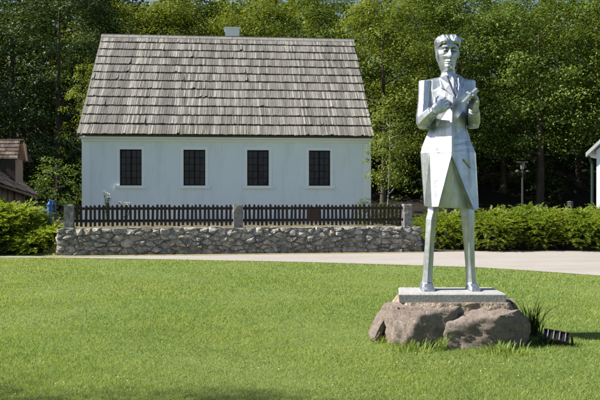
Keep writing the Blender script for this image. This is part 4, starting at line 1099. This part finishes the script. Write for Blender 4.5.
# ------------------------------------------------------------------ the mown lawn: real blades, thinner with distance
rng = np.random.default_rng(5)
nearY = [G(x, y) for x, y in near]; nx_ = np.array([v.x for v in nearY]); ny_ = np.array([v.y for v in nearY])
o = np.argsort(nx_); nx_, ny_ = nx_[o], ny_[o]
VV, FF, off = [], [], 0
for (y0, y1, dens, wd, hh) in ((4.3, 6.6, 7000, .0050, .030), (6.6, 8.6, 5000, .0060, .030), (8.6, 11, 2800, .0085, .031), (11, 14, 1500, .012, .031), (14, 19.2, 800, .017, .030)):
    xm = .43*y1 + 1.6; n = int(dens*(y1 - y0)*2*xm)
    x = rng.uniform(-xm, xm, n); y = rng.uniform(y0, y1, n)
    k = (np.abs(x) < .43*y + 1.6) & (y < np.interp(x, nx_, ny_) - .02 + rng.normal(size=n)*.06)
    k &= ~((np.abs(x - SX - .05) < .62) & (np.abs(y - SY) < .42))
    x, y = x[k], y[k]; n = len(x)
    hv = hh*rng.uniform(.45, 1.25, n)*(1 + .35*np.sin(x*1.7 + 1.3*np.sin(y*.9))*np.sin(y*1.3 + x*.4))
    a = rng.uniform(0, 6.283, n); b_ = rng.uniform(0, 6.283, n); ln_ = hv*rng.uniform(.2, 1.1, n)
    w2 = wd*rng.uniform(.6, 1.3, n)*.5
    base = np.stack([x, y, np.full(n, -.002)], 1); sd_ = np.stack([np.cos(b_), np.sin(b_), np.zeros(n)], 1)*w2[:,None]
    tip = base + np.stack([np.cos(a)*ln_, np.sin(a)*ln_, hv], 1)
    VV.append(np.stack([base - sd_, base + sd_, tip], 1).reshape(-1, 3)); FF.append(np.arange(3*n).reshape(n, 3) + off); off += 3*n
gl = link('grass', npmesh('grass', np.concatenate(VV), np.concatenate(FF), M['grass']))
tag(gl, 'short mown light green grass covering the whole lawn', 'grass', kind='stuff')
# low clover and plantain leaves in patches through the near lawn
n = 26000; x = rng.uniform(-5, 5.5, n); y = rng.uniform(4.4, 9.5, n)
msk = np.array([noise.noise(Vector((a*.9, b*.9, 4.2))) + .5*noise.noise(Vector((a*2.7, b*2.7, 1.0))) for a, b in zip(x, y)])
k = (msk > .12) & (np.abs(x) < .43*y + 1.6) & ~((np.abs(x - SX - .05) < .7) & (np.abs(y - SY) < .5)); x, y = x[k], y[k]; n = len(x)
nn = np.stack([rng.normal(size=n)*.3, rng.normal(size=n)*.3, np.ones(n)], 1); nn /= np.linalg.norm(nn, axis=1, keepdims=True)
V_, F_ = leaves(np.stack([x, y, rng.uniform(.012, .032, n)], 1), nn, rng.uniform(.010, .024, n), rng, .85)
tag(link('clover_leaves', npmesh('clover_leaves', V_, F_, M['clover'])), 'patches of small clover leaves in the near part of the lawn', 'clover', kind='stuff')
# white clover heads scattered in patches
cv, cf, off = [], [], 0
for (px, py, n, sp) in ((95,384,14,.45),(40,388,8,.3),(430,366,14,.35),(300,385,5,.5),(520,376,5,.4)):
    c = G(px, py)
    for i in range(n):
        x, y = c.x + rng.normal()*sp, c.y + rng.normal()*sp*.6; z = rng.uniform(.02, .042); r_ = rng.uniform(.003, .006)
        q = np.array([[r_,0,0],[0,r_,0],[-r_,0,0],[0,-r_,0],[0,0,r_],[0,0,-r_]]) + [x, y, z]
        cv.append(q); cf.append(np.array([[0,1,4],[1,2,4],[2,3,4],[3,0,4],[1,0,5],[2,1,5],[3,2,5],[0,3,5]]) + off); off += 6
cl = link('clover_flowers', npmesh('clover_flowers', np.concatenate(cv), np.concatenate(cf), M['petal_w']))
tag(cl, 'tiny white clover flowers dotted through the lawn', 'flowers', kind='stuff')
print('triangles', sum(len(o_.data.polygons) for o_ in bpy.data.objects if o_.type == 'MESH'))
